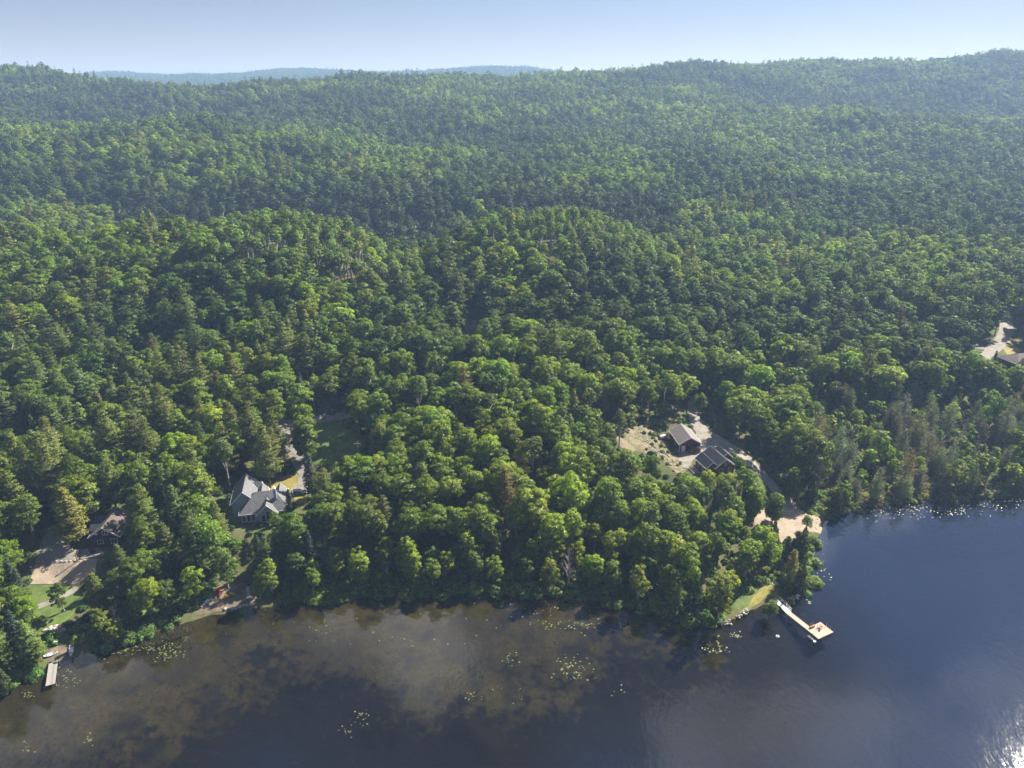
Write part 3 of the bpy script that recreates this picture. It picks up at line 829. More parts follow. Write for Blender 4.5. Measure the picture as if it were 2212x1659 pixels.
# cheaper versions of the same trees for the forest mass, kept in a collection of their own
MASS = bpy.data.collections.new('forest_members')
mass_index = {}
def regmass(kind, crown, trunk, leafm, barkm):
    V, Q, lv, vn = crown; mi = np.zeros(len(Q), int)
    if trunk is not None:
        tv, tq, tl = trunk
        Q = np.vstack([Q, tq + len(V)]); V = np.vstack([V, tv]); lv = np.concatenate([lv, tl]); mi = np.concatenate([mi, np.ones(len(tq), int)])
        vn = np.vstack([vn, unit(tv * np.array([1, 1, 0]) + 1e-4)])
    k = len(MASS.objects)
    o = bpy.data.objects.new('member_%03d' % k, np_mesh('forest_tree', V, Q, [leafm, barkm], mi, lv, vn=vn))
    MASS.objects.link(o)
    mass_index.setdefault(kind, []).append(k)
for i, (H, R, b) in enumerate([(15, 4.2, 4.2), (16, 4.5, 4.6), (14, 4.0, 3.8), (16.5, 3.9, 5.0), (14, 4.4, 3.6), (15, 3.6, 4)]):
    regmass('maple_mid', *broad(300 + i, H, R * 1.06, b, 62, 46, .54, lobes=6), LF, M['bark'])
for i, (H, R, b) in enumerate([(15, 4.3, 4.2), (16, 4.7, 4.6), (14, 4.1, 3.8), (16, 3.9, 5.0), (14, 4.6, 3.6)]):
    c, t = broad(320 + i, H, R * 1.06, b, 36, 32, .80, lobes=5); regmass('maple_far', c, None, LF, M['bark'])
for i, (H, R, b) in enumerate([(17, 2.9, 7.5), (18, 2.7, 8.5), (16, 3.1, 7)]):
    regmass('aspen_mid', *broad(340 + i, H, R, b, 50, 36, .46, rough=.3, lobes=5), LF, M['birch'])
for i, (H, R, b) in enumerate([(19, 4.2, 4), (21, 4.4, 5), (17, 3.8, 3)]):
    regmass('pine_mid', *pine(360 + i, H, R, b, 16, 7, 26, .9), ND, M['pinebark'])
for i, (H, R, b) in enumerate([(17, 3.2, 4), (19, 3.0, 5), (16, 3.4, 3)]):
    c, t = pine(380 + i, H, R, b, 11, 6, 9, 1.4); regmass('pine_far', c, None, ND, M['pinebark'])
for i, (H, R, b) in enumerate([(11, 2.0, .8), (12.5, 2.1, 1.0)]):
    regmass('tamarack_mid', *cone_tree(400 + i, H, R, b, 800, .95, thin=True, power=.5), ND, M['deadwood'])
for i, (H, R, b) in enumerate([(9, 2.0, .5), (11, 2.2, .6)]):
    regmass('cedar_mid', *cone_tree(420 + i, H, R, b, 600, .8, power=.7), ND, M['bark'])
for i, (H, R, b, ln) in enumerate([(9.5, 2.5, 1.6, .8), (10.5, 2.3, 1.6, -.6), (8.5, 2.5, 1.2, .5)]):
    regmass('birch_mid', *broad(440 + i, H, R, b, 44, 30, .50, lean=ln, rough=.45, lobes=6), LF, M['birch'])

# ------------------------------------------------------------------ where trees stand
KEEP = [   # parts of the picture that stay open: houses, drives, lawns, docks
    z1((800, 800), (1010, 740), (1020, 1050), (870, 1150), (640, 1160), (600, 1050), (780, 1000)),
    z1((310, 1180), (370, 960), (500, 930), (580, 980), (600, 1080), (850, 1050), (860, 1110)),
    z1((270, 1350), (310, 1200), (640, 1170), (800, 1180), (800, 1240), (640, 1340), (420, 1350)),
    z1((260, 1380), (400, 1400), (560, 1440), (540, 1640), (380, 1640), (340, 1560)),
    z5((390, 440), (560, 410), (570, 470), (630, 580), (640, 690), (500, 740), (480, 930), (400, 930), (400, 700), (480, 560)),
    z5((1720, 320), (1790, 180), (1880, 100), (2190, 80), (2210, 220), (1960, 290), (1850, 310)),
    z2((520, 1050), (640, 920), (770, 980), (790, 1080), (1100, 1120), (1110, 1250), (960, 1320), (840, 1400), (590, 1420), (550, 1360)),
    z2((960, 1010), (1190, 940), (1210, 1080), (1000, 1110)),
    z2((1080, 340), (1190, 330), (1200, 560), (1220, 650), (1280, 790), (1270, 870), (1210, 830), (1150, 640)),
    z2((1470, 290), (1630, 260), (1800, 430), (1900, 570), (1650, 780), (1490, 780)),
    z2((1110, 1120), (1290, 1120), (1290, 1250), (1220, 1240), (1200, 1170)),
    z2((360, 1230), (500, 1200), (560, 1380), (480, 1440)),
    z3((860, 470), (970, 430), (1170, 590), (1290, 620), (1390, 610), (1490, 680), (1420, 720), (1400, 860), (1360, 890), (1300, 860), (1110, 850), (1040, 850), (960, 780), (950, 690)),
    z3((1085, 220), (1115, 230), (1160, 400), (1300, 510), (1480, 640), (1700, 810), (1680, 860), (1500, 690), (1180, 560), (1080, 440)),
    z3((300, 500), (430, 480), (600, 440), (760, 540), (850, 640), (950, 800), (980, 900), (900, 880), (700, 700), (480, 680), (340, 620)),
    z3((1700, 820), (1740, 820), (1870, 950), (1990, 1080), (2090, 1210), (2060, 1230), (1950, 1110), (1820, 960)),
    z6((280, 830), (430, 890), (590, 970), (580, 1050), (470, 1030), (370, 1110), (280, 1080)),
    z6((80, 880), (130, 870), (130, 980), (80, 980)),
    z4((560, 1140), (860, 830), (980, 720), (1120, 730), (1110, 900), (1320, 1140), (1600, 1330), (1900, 1460), (1680, 1560), (1180, 1180), (1000, 1000), (880, 940)),
    z7((1960, 710), (2060, 720), (2090, 1050), (2212, 1090), (2212, 1240), (2050, 1220), (1960, 1230), (1870, 1150), (1800, 1150), (1700, 1060), (1860, 1060)),
    z7((900, 70), (980, 70), (980, 110), (900, 110)), z7((1230, 20), (1300, 20), (1300, 60), (1230, 60)),
    [(1003, 695), (1028, 695), (1028, 710), (1003, 710)],
]
KEEP = [np.array(k) for k in KEEP]

TREES = []   # kind, x, y, z, scale, H, R, tint, rot, variant
def tint_for(kind, r, bright=0.0):
    j = lambda s: float(np.exp(r.normal() * s))
    if kind in ('maple', 'oval'):
        c = np.array([.070, .112, .015]) * (1 - bright) + np.array([.160, .208, .014]) * bright
    elif kind == 'aspen': c = np.array([.098, .136, .034])
    elif kind == 'birch': c = np.array([.090, .138, .022]) * (1 - bright) + np.array([.175, .205, .014]) * bright
    elif kind == 'pine': c = np.array([.096, .134, .030]) * (1 - bright) + np.array([.17, .155, .022]) * bright
    elif kind == 'spruce': c = np.array([.040, .062, .030])
    elif kind == 'cedar': c = np.array([.050, .066, .020])
    elif kind == 'tamarack': c = np.array([.150, .158, .130]) * (1 - bright) + np.array([.105, .125, .055]) * bright
    else: c = np.array([.1, .1, .08])
    c = c * j(.16) * np.array([j(.07), j(.04), j(.14)])
    return c

def crown_px(x, y, z, H, R, sc):
    cxp, cyp, d = proj(x, y, z + H * .58)
    rx = FPX * R * .92 / d; ry = FPX * (H * .36) / d
    return cxp, cyp, rx, ry, d

def blocked(x, y, z, H, R):
    cxp, cyp, rx, ry, d = crown_px(x, y, z, H, R, 1)
    ang = np.linspace(0, 2 * np.pi, 13)[:-1]
    X = np.concatenate([cxp + rx * np.cos(ang), cxp + .5 * rx * np.cos(ang), [cxp]]); Y_ = np.concatenate([cyp + ry * np.sin(ang), cyp + .5 * ry * np.sin(ang), [cyp]])
    bx, by, _ = proj(x, y, z)
    X = np.append(X, bx); Y_ = np.append(Y_, by)
    for k in KEEP:
        if X.max() < k[:, 0].min() or X.min() > k[:, 0].max() or Y_.max() < k[:, 1].min() or Y_.min() > k[:, 1].max(): continue
        if inpoly(X, Y_, k).any(): return True
    return False

tr_ = np.random.default_rng(11)
def put(kind, px, py, H=None, tint=None, bright=0, var=None, widen=1.0, name=None, label=None):
    x, y, z = Wt(px, py)
    v = tr_.integers(len(PROTO[kind])) if var is None else var
    Hp, Rp = PROTO[kind][v][2:4]
    sc = (H / Hp) if H else tr_.uniform(.9, 1.1)
    TREES.append(dict(kind=kind, x=x, y=y, z=z, sc=sc, H=Hp * sc, R=Rp * sc * widen, w=widen, tint=np.array(tint) if tint is not None else tint_for(kind, tr_, bright), rot=tr_.uniform(0, 6.28), var=int(v), hand=True, label=label, name=name))

# trees one can pick out in the photograph
put('oval', *A2(1335, 725), H=15.5, bright=.35, var=0, label='dense oval maple standing alone in the gravel drive fork')
put('bare', *A2(1240, 340), H=10, label='bare grey dead tree behind the oval maple')
put('pine', *A2(905, 1070), H=21, bright=.25, var=1, label='big pine with forked orange trunk directly behind the grey house')
put('spruce', *A2(1390, 1180), H=15, var=1, label='dark spreading spruce beside the parked car')
put('spruce', *A2(1150, 1430), H=9.5, var=0, label='small pointed spruce at the corner of the grey house')
put('pine', *A2(160, 880), H=17)
put('aspen', *A2(440, 1090), H=17, label='slim pale-trunked aspen in the shade behind the grey house')
put('pine', *A1(660, 1010), H=17, bright=.75, var=2, widen=1.1, label='yellow-green pine on the round bed before the brown cabin')
put('pine', *A1(1010, 720), H=18, bright=.2, var=0)
put('pine', *A1(1210, 1010), H=14, bright=.2, var=2)
put('pine', *A1(1300, 1000), H=18, bright=.15, var=3)
put('pine', *A1(1560, 950), H=16, bright=.1, var=2)
put('pine', *A1(1480, 1230), H=14, bright=.2, var=2)
put('pine', *A1(1080, 1330), H=11, bright=0, var=0)
put('pine', *A1(1690, 1160), H=15, bright=.25, var=1)
put('pine', *A1(1900, 1000), H=13, bright=.1, var=2)
put('birch', *A5(560, 305), H=9, bright=.1, var=1, label='thin leaning tree on the lawn below the sand yard')
put('birch', *A5(900, 540), H=9, bright=.5, var=0)
put('bare', *A5(1020, 460), H=7, label='small bare whitish snag among the shore trees near the grey dock')
put('pine', *A5(880, 330), H=12, bright=.3, var=2)
put('maple', *A5(1330, 420), H=13, bright=.9, var=3, label='yellow-topped maple on the shore before the small beach')
put('cedar', *A5(1180, 400), H=10, var=1)
put('maple', *A5(1700, 240), H=11, bright=.6, var=5)
put('pine', *A5(300, 760), H=12, bright=0, var=2)
put('spruce', *A5(200, 700), H=13, var=1)
put('pine', *A5(60, 850), H=13, var=0)
put('cedar', *A5(60, 1000), H=7, bright=.2, var=0)
put('maple', *A5(330, 790), H=7, bright=.2, var=2)
put('maple', *A1(120, 1330), H=12, bright=.75, var=1)
put('maple', *A1(60, 1480), H=11, bright=.4, var=0)
put('birch', *A1(1975, 1400), H=13, bright=.1, var=3, label='pale-trunked birch beside the small beach chairs')
put('birch', 257.0 * 1, 1392, H=7, bright=.5, var=2)
put('birch', 562, 1293, H=8, bright=.65, var=0, label='little yellow-green birch leaning over the shore by the upturned dock section')
put('cedar', *A4(1400, 880), H=10, var=1, label='dark cedar at the water beside the long dock')
put('cedar', *A4(1210, 900), H=7, var=0)
put('cedar', *A4(1420, 420), H=11, var=1)
put('cedar', *A4(1330, 420), H=9.5, var=2)
put('spruce', *A4(1200, 420), H=8, var=0)
put('cedar', *A4(1020, 330), H=8.5, var=1, tint=(.085, .078, .03))
put('cedar', *A4(900, 340), H=7, var=2, tint=(.085, .078, .03))
put('birch', *A4(200, 1290), H=14, bright=.75, var=3, label='tall yellow-green poplar on the tip of the point')
put('maple', *A4(960, 1250), H=6, bright=.4, var=2, label='low bushy maple overhanging the water at the dock ramp')
put('maple', *A4(640, 640), H=12, bright=.8, var=3)
put('maple', *A4(850, 500), H=13, bright=.9, var=1)
put('maple', *A6(470, 1035), H=4.5, bright=.7, var=0, label='small round tree on the sandy landing')
put('oval', *A6(340, 800), H=12, bright=.3, var=1, widen=.85, label='narrow oval maple where the drive meets the landing')
put('cedar', *A6(500, 840), H=9, var=1, widen=1.2)
put('oval', *A6(200, 985), H=10.5, bright=.65, var=0, widen=.9)
put('oval', *A6(40, 960), H=12, bright=.5, var=1, widen=.8)
put('cedar', *A6(210, 1100), H=6, var=2, tint=(.095, .08, .035))
put('cedar', *A6(700, 920), H=9, var=0, tint=(.07, .07, .025))
put('aspen', *A3(335, 660), H=14, var=1, tint=(.09, .105, .03), label='slim lone aspen on the bare bank by the garage')
put('maple', *A3(1560, 1000), H=8, bright=.3, var=5)
put('maple', *A3(1230, 1150), H=8.5, bright=.85, var=1)
put('maple', *A3(1400, 1200), H=9, bright=.8, var=0)
put('oval', *A3(1690, 1450), H=13.5, bright=.5, var=1, widen=.7)
put('maple', *A7(1650, 1320), H=9, bright=.35, var=0)
put('spruce', *A7(1890, 1300), H=9, var=0)
put('pine', *A7(2130, 1420), H=10, bright=.2, var=2)
put('maple', *A3(1160, 330), H=9, bright=.2, var=5)

hand_xy = np.array([(t['x'], t['y'], t['R']) for t in TREES])
FOOT = [np.array([(51, 196), (60, 196), (60, 208), (50, 208)]), np.array([(53, 180), (68, 180), (68, 194), (53, 194)]),
        np.array([(-80, 161), (-59, 161), (-59, 178), (-80, 178)]), np.array([(-109, 150), (-98, 150), (-98, 162), (-109, 162)]), np.array([(190, 254), (220, 254), (220, 272), (190, 272)])]

def scatter(Y0, Y1, s, seed):
    r = np.random.default_rng(seed)
    ys = np.arange(Y0, Y1, s * .87)
    out = []
    for i, y in enumerate(ys):
        half = 1.02 * (y + 60) * 1106 / FPX + 30
        xs = np.arange(-half, half, s) + (i % 2) * s * .5
        out.append(np.stack([xs + r.uniform(-.36, .36, len(xs)) * s, np.full(len(xs), y) + r.uniform(-.36, .36, len(xs)) * s], 1))
    return np.vstack(out)

P = np.vstack([scatter(100, 300, 5.6, 1), scatter(300, 420, 6.4, 2), scatter(420, 640, 7.2, 5), scatter(640, 1750, 8.3, 3)])
far = scatter(2300, 3700, 13.0, 4)
SUNNY = []
PZ = hz(P[:, 0], P[:, 1])
ok = np.ones(len(P), bool)
nearm = P[:, 1] < 420
lk = np.zeros(len(P), bool); lk[nearm] = inpoly(P[nearm, 0], P[nearm, 1], LAKE_POLY)
ok &= ~lk
sd = np.full(len(P), 400.0); sd[nearm] = polydist(P[nearm, 0], P[nearm, 1], SHORE)
ok &= sd > .6
for C in CLEAR + FOOT:
    k = ok & (P[:, 1] < 420)
    ok[k] &= ~inpoly(P[k, 0], P[k, 1], C)
sx_, sy_ = math.sin(SUN_AZ), math.cos(SUN_AZ)
for o in ('dock_landing', 'garage_drive', 'garage_yard', 'bare_bank', 'landing_beach', 'house_drive', 'yellow_lawn', 'sand_yard', 'point_lawn', 'lane', 'lane_verge', 'gravel_drive', 'lawn'):
    C = CLEARN[o]
    k = np.nonzero(ok & (P[:, 1] < 330))[0]
    for dd_ in (4.5, 9.0):
        hit = inpoly(P[k, 0] - sx_ * dd_, P[k, 1] - sy_ * dd_, C) & (rng.random(len(k)) < .65)
        ok[k[hit]] = False
# keep only what the photograph can see (with a margin): the ground in front hides the rest
def visible(P, PZ, top):
    fr = np.linspace(.06, .985, 70)
    best = np.full(len(P), -9.0)
    dist = np.hypot(P[:, 0], P[:, 1])
    for f in fr:
        x = P[:, 0] * f; y = P[:, 1] * f
        zz = hz(x, y)
        # canopy in front adds height, except where the lake lies
        zz = zz + np.where(zz > 1.0, 7.0, 0.0) * ((1 - f) * dist > 25)
        best = np.maximum(best, (zz - CAM_H) / (dist * f))
    mine = (PZ + top - CAM_H) / dist
    return mine > best - .006
ok[ok] &= visible(P[ok], PZ[ok], 17)
P = P[ok]; PZ = PZ[ok]; sd = sd[ok]
fz = hz(far[:, 0], far[:, 1])
fk = visible(far, fz, 17); far = far[fk]; fz = fz[fk]

rs = np.random.default_rng(23)
rs_dark = 0
n_sp = fbm(P[:, 0] / 45, P[:, 1] / 45, 51); n_br = fbm(P[:, 0] / 38, P[:, 1] / 38, 61); n_c = fbm(P[:, 0] / 90, P[:, 1] / 90, 71)
ppx, ppy, pdp = proj(P[:, 0], P[:, 1], PZ)
for i in range(len(P)):
    x, y = P[i]; z = PZ[i]; px, py = ppx[i], ppy[i]
    if px < -260 or px > 2470: continue
    u = rs.random(); br = np.clip((n_br[i] - .42) * 3.2, 0, 1) * .75; sc = rs.uniform(.80, 1.28) * (1 + .22 * float(sstep(300, 620, y)))
    kind = 'maple'; wd = 1.0; dark = 0.0; knoll = False
    if y < 260:
        swamp = px > 1745 and y < 238 + 8 * (n_sp[i] - .5)
        if swamp:
            kind = 'tamarack' if u < .48 else ('birch' if u < .78 else ('cedar' if u < .86 else 'maple'))
            sc *= {'maple': .7, 'tamarack': 1.0, 'birch': .95, 'cedar': .9}[kind]; wd = 1.3 if kind == 'tamarack' else 1.0
            if rs.random() < .10: kind = 'bare'
            br = rs.uniform(0, 1) if kind == 'tamarack' else rs.uniform(.2, .75)
        elif sd[i] < 9 and 560 < px < 1600:
            kind = 'birch' if u < .66 else ('oval' if u < .92 else 'cedar'); br = rs.uniform(.1, 1.0); sc *= .72 if kind == 'oval' else .95
            if rs.random() < .06: kind = 'bare'; sc *= .95
        elif px < 680:
            kind = 'pine' if u < .25 else ('maple' if u < .86 else ('aspen' if u < .95 else 'spruce'))
            if kind == 'pine': sc *= .95; br *= .6
            if kind == 'maple': sc *= .88; br = br * .8 + .1
            if kind == 'spruce': sc *= .8
            if sd[i] < 6: sc *= .7
        elif px < 1720 and y < 236:
            kind = 'maple' if u < .78 else ('birch' if u < .90 else ('aspen' if u < .95 else 'pine'))
            sc *= .86; br = np.clip(.45 + br * .8, 0, 1) * rs.uniform(.55, 1.1)
            if kind == 'pine': sc *= .8
        else:
            kind = 'maple' if u < .8 else ('aspen' if u < .9 else 'pine'); br *= .8
    elif 290 < y < 385 and ((470 < px < 930 and y > 296) or (1040 < px < 1440 and y > 325)):
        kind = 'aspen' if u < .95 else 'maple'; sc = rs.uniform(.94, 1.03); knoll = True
    elif 300 < y < 380 and 1720 < px < 2080:
        kind = 'aspen' if u < .35 else 'maple'; sc *= 1.05
    else:
        con = .012 + .08 * max(0, n_c[i] - .5) * 3
        if y > 1050: con += .10
        if px > 1500 and 380 < y < 560: con += .05
        kind = 'pine' if u < con else ('aspen' if u < con + .08 else 'maple')
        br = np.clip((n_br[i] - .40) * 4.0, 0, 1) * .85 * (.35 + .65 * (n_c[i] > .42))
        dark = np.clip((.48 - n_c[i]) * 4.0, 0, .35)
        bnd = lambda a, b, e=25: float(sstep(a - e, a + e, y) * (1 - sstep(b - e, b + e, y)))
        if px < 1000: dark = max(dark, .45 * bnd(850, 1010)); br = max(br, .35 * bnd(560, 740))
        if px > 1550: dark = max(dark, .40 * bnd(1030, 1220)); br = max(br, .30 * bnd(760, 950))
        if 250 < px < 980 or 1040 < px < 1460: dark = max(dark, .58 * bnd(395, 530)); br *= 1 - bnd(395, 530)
    if kind == 'maple' and y < 280 and rs.random() < .12: kind = 'birch'; sc *= 1.25
    v = rs.integers(len(PROTO[kind])); Hp, Rp = PROTO[kind][v][2:4]
    H, R = Hp * sc, Rp * sc
    if y < 300:
        dd = np.hypot(hand_xy[:, 0] - x, hand_xy[:, 1] - y)
        if (dd < .62 * (hand_xy[:, 2] + R)).any(): continue
        if any(True for F in FOOT if polydist(np.array([x]), np.array([y]), F, True)[0] < R * .6): continue
        if blocked(x, y, z, H, R):
            # a smaller tree may still fit
            sc *= .55; H *= .55; R *= .55
            if H < 4 or blocked(x, y, z, H, R): continue
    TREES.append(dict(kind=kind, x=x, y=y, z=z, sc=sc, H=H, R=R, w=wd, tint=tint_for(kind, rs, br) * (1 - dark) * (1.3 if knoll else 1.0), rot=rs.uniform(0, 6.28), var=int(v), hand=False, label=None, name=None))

# ------------------------------------------------------------------ which trees are single objects, which belong to the mass
for t in TREES:
    cxp, cyp, rx, ry, d = crown_px(t['x'], t['y'], t['z'], t['H'], t['R'], 1)
    t['px'], t['py'], t['d'] = float(cxp), float(cyp), float(d)
    inside = -10 < cxp < 2222 and cyp < 1669
    t['size'] = (rx * ry if inside else 0) + (1e6 if t['hand'] else 0)
NAMES = {'maple': 'maple_tree', 'oval': 'maple_tree', 'aspen': 'aspen_tree', 'birch': 'birch_tree', 'pine': 'pine_tree', 'spruce': 'spruce_tree', 'cedar': 'cedar_tree', 'tamarack': 'tamarack_tree', 'bare': 'dead_tree'}
LIMIT = {'maple': 290, 'birch': 110, 'pine': 90, 'aspen': 40, 'tamarack': 90, 'cedar': 60, 'spruce': 40, 'oval': 60, 'bare': 60}
cnt = {}
single, mass = [], []
for t in sorted(TREES, key=lambda t: -t['size']):
    k = t['kind']
    if t['size'] > 0 and cnt.get(k, 0) < LIMIT[k] and (t['y'] < 300):
        cnt[k] = cnt.get(k, 0) + 1; single.append(t)
    else: mass.append(t)

LAND = [('brown cabin', 235, 1130), ('sand yard', 130, 1235), ('grey plank dock', 112, 1445), ('grey-roofed house', 565, 1070), ('small beach', 500, 1290),
        ('oval drive maple', 666, 933), ('back lawn pole', 778, 985), ('red garage', 1477, 945), ('dark-roofed cottage', 1545, 985), ('sandy landing', 1705, 1130),
        ('long floating dock', 1690, 1305), ('bare bank', 1390, 950), ('brown-roofed house', 2185, 785), ('white van', 2096, 751), ('reedy bay', 2010, 1085), ('point fire pit', 1672, 1265),
        ('weedy shallows', 850, 1285), ('lily patch', 1240, 1330), ('sandy road glimpse', 60, 975), ('garage drive bend', 1497, 885), ('sunlit maple mound', 1200, 790), ('pergola', 1615, 1008)]
ORD = ['first', 'second', 'third', 'fourth', 'fifth', 'sixth', 'seventh', 'eighth', 'ninth', 'tenth', 'eleventh', 'twelfth', 'thirteenth', 'fourteenth', 'fifteenth', 'sixteenth', 'seventeenth', 'eighteenth', 'nineteenth', 'twentieth']
def shade(t):
    c = t['tint']; l = float(c[1]); y = float(c[0] / c[1])
    if t['kind'] in ('tamarack', 'bare'): return 'grey-brown' if y > 1.02 else 'olive'
    if y > .86: return 'yellow-green'
    if l > .118: return 'bright green'
    if l > .088: return 'mid-green'
    return 'dark green'
buckets = {}
for t in single:
    if t['label']: continue
    best = sorted(((t['px'] - a) ** 2 + 1.6 * (t['py'] - b) ** 2, n, a, b) for n, a, b in LAND)[0]
    _, n, a, b = best
    dx, dy = t['px'] - a, t['py'] - b
    if abs(dy) * 1.4 > abs(dx): side = 'uphill behind' if dy < 0 else 'on the lake side of'
    else:
        oth = [q for q in LAND if (q[1] - a) * dx > 0 and abs(q[1] - a) > 60]
        q = min(oth, key=lambda q: (q[1] - a) ** 2 + 3 * (q[2] - b) ** 2, default=None)
        side = 'toward the ' + q[0] + ' from' if q else 'at the picture edge beside'
    t['lkey'] = (shade(t), NAMES[t['kind']].replace('_tree', ''), side, n)
    t['ld'] = best[0]
    buckets.setdefault(t['lkey'], []).append(t)
for k, ts in buckets.items():
    ts.sort(key=lambda t: t['ld'])
    col, sp, side, n = k
    for i, t in enumerate(ts):
        o = ORD[i] + ' ' if len(ts) > 1 and i < 20 else ''
        spn = {'dead': 'bare dead tree'}.get(sp, sp)
        s = f'{o}{col} {spn} {side} the {n}'
        if o: s = f'{ORD[i]} {col} {spn} out, {side} the {n}'
        t['label'] = s

GROUPS = {'maple_tree': 'broadleaf trees of the near woods', 'birch_tree': 'small pale-stemmed trees near the shore', 'pine_tree': 'pines around the houses', 'aspen_tree': 'tall slim aspens', 'tamarack_tree': 'thin grey trees of the swampy bay',
          'cedar_tree': 'cedars near the water', 'spruce_tree': 'dark spruces', 'dead_tree': 'bare dead trees'}
TREE_OBJS = []
for t in single:
    nm = NAMES[t['kind']]
    e = thing(nm, t['label'], 'tree', (t['x'], t['y'], t['z'] - .05), t['rot'], GROUPS[nm])
    e.scale = (t['sc'] * t['w'], t['sc'] * t['w'], t['sc'])
    cm, tm, _, _ = PROTO[t['kind']][t['var']]
    link('trunk', tm, e)
    if cm is not None:
        c = link('crown', cm, e)
        c['tint'] = [float(q) for q in t['tint']]

def geo_mass(name, label, items, coll, kindprops):
    """one object: points carrying instances of the collection's members"""
    me = bpy.data.meshes.new(name)
    n = len(items['pos'])
    me.vertices.add(n); me.vertices.foreach_set('co', np.asarray(items['pos'], np.float32).ravel())
    def att(nm, ty, key, data):
        a = me.attributes.new(nm, ty, 'POINT'); a.data.foreach_set(key, np.ascontiguousarray(data).ravel())
    att('member', 'INT', 'value', np.asarray(items['member'], np.int32))
    att('turn', 'FLOAT_VECTOR', 'vector', np.asarray(items['turn'], np.float32))
    att('size', 'FLOAT_VECTOR', 'vector', np.asarray(items['size'], np.float32))
    att('tint', 'FLOAT_COLOR', 'color', np.hstack([np.asarray(items['tint']), np.ones((n, 1))]).astype(np.float32))
    o = link(name, me)
    ng = bpy.data.node_groups.new(name, 'GeometryNodeTree')
    ng.interface.new_socket('Geometry', in_out='INPUT', socket_type='NodeSocketGeometry')
    ng.interface.new_socket('Geometry', in_out='OUTPUT', socket_type='NodeSocketGeometry')
    N = ng.nodes; L = ng.links
    gi = N.new('NodeGroupInput'); go = N.new('NodeGroupOutput')
    ip = N.new('GeometryNodeInstanceOnPoints'); ci = N.new('GeometryNodeCollectionInfo')
    ci.inputs['Collection'].default_value = coll
    ci.inputs['Separate Children'].default_value = True
    ci.inputs['Reset Children'].default_value = True
    ip.inputs['Pick Instance'].default_value = True
    def na(nm, ty):
        q = N.new('GeometryNodeInputNamedAttribute'); q.data_type = ty; q.inputs['Name'].default_value = nm
        return q.outputs['Attribute']
    L.new(gi.outputs[0], ip.inputs['Points']); L.new(ci.outputs[0], ip.inputs['Instance'])
    L.new(na('member', 'INT'), ip.inputs['Instance Index'])
    L.new(na('turn', 'FLOAT_VECTOR'), ip.inputs['Rotation'])
    L.new(na('size', 'FLOAT_VECTOR'), ip.inputs['Scale'])
    L.new(ip.outputs[0], go.inputs[0])
    md = o.modifiers.new('scatter', 'NODES'); md.node_group = ng
    tag(o, label, kind='stuff')
    return o

it = dict(pos=[], member=[], turn=[], size=[], tint=[])
for t in mass:
    k = t['kind']
    lod = 'mid' if t['d'] < 640 else 'far'
    key = {'maple': 'maple_' + lod, 'oval': 'maple_mid', 'aspen': 'aspen_mid' if lod == 'mid' else 'maple_far', 'pine': 'pine_' + lod, 'spruce': 'pine_' + lod,
           'cedar': 'cedar_mid', 'tamarack': 'tamarack_mid', 'birch': 'birch_mid'}.get(k, 'maple_mid')
    ms = mass_index[key]
    it['pos'].append((t['x'], t['y'], t['z'] - .1)); it['member'].append(ms[t['var'] % len(ms)])
    it['turn'].append((0, 0, t['rot'])); it['size'].append((t['sc'] * t['w'], t['sc'] * t['w'], t['sc'] * rs.uniform(.88, 1.1))); it['tint'].append(t['tint'])
for (x, y), z in zip(far, fz):
    ms = mass_index['maple_far' if rs.random() < .8 else 'pine_far']
    s = rs.uniform(1.3, 1.8)
    it['pos'].append((x, y, z - 1)); it['member'].append(ms[rs.integers(len(ms))]); it['turn'].append((0, 0, rs.uniform(0, 6.28)))
    it['size'].append((s * 1.15, s * 1.15, s * .85)); it['tint'].append(tint_for('maple', rs, 0))
geo_mass('hillside_forest', 'dense green forest covering the hillsides up to the skyline', it, MASS, None)
print('TREES single', len(single), cnt, 'mass', len(mass), 'far', len(far))

# ------------------------------------------------------------------ low growth: shrubs under the trees and along the water
SHR = bpy.data.collections.new('shrub_members')
for i, (R, H) in enumerate([(1.5, 1.4), (1.8, 1.7), (1.2, 1.7), (2.0, 1.3)]):
    o = bpy.data.objects.new('bush_%d' % i, (lambda q: np_mesh('bush', q[0], q[1], [LF], lv=q[2], vn=q[3]))(shrub(500 + i, R, H, 22, 26, .42)))
    SHR.objects.link(o)
it = dict(pos=[], member=[], turn=[], size=[], tint=[])
def shrub_at(x, y, s, c):
    it['pos'].append((x, y, max(float(hz(x, y)), -.05) - .1)); it['member'].append(int(rs.integers(4))); it['turn'].append((0, 0, rs.uniform(0, 6.28))); it['size'].append((s, s, s * rs.uniform(.8, 1.2))); it['tint'].append(c)
Q2 = scatter(100, 262, 2.3, 8)
q_in = ~inpoly(Q2[:, 0], Q2[:, 1], LAKE_POLY); qd = polydist(Q2[:, 0], Q2[:, 1], SHORE)
qz = hz(Q2[:, 0], Q2[:, 1]); qx, qy, _ = proj(Q2[:, 0], Q2[:, 1], qz + .8)
q_ok = (q_in | (qd < .9)) & (qx > -120) & (qx < 2330) & ((qd < 9) | (rs.random(len(Q2)) < .45))
for C in CLEAR + FOOT:
    j = np.nonzero(q_ok)[0]; j = j[(Q2[j, 0] > C[:, 0].min()) & (Q2[j, 0] < C[:, 0].max()) & (Q2[j, 1] > C[:, 1].min()) & (Q2[j, 1] < C[:, 1].max())]
    q_ok[j] = ~inpoly(Q2[j, 0], Q2[j, 1], C)
for k in KEEP:
    j = np.nonzero(q_ok)[0]; q_ok[j] = ~inpoly(qx[j], qy[j], k)
for o in ('small_beach', 'dock_landing', 'landing_beach', 'point_lawn'):
    j = np.nonzero(q_ok)[0]; q_ok[j] = ~((polydist(Q2[j, 0], Q2[j, 1], CLEARN[o], True) < 3.2) & (qd[j] < 3.5))
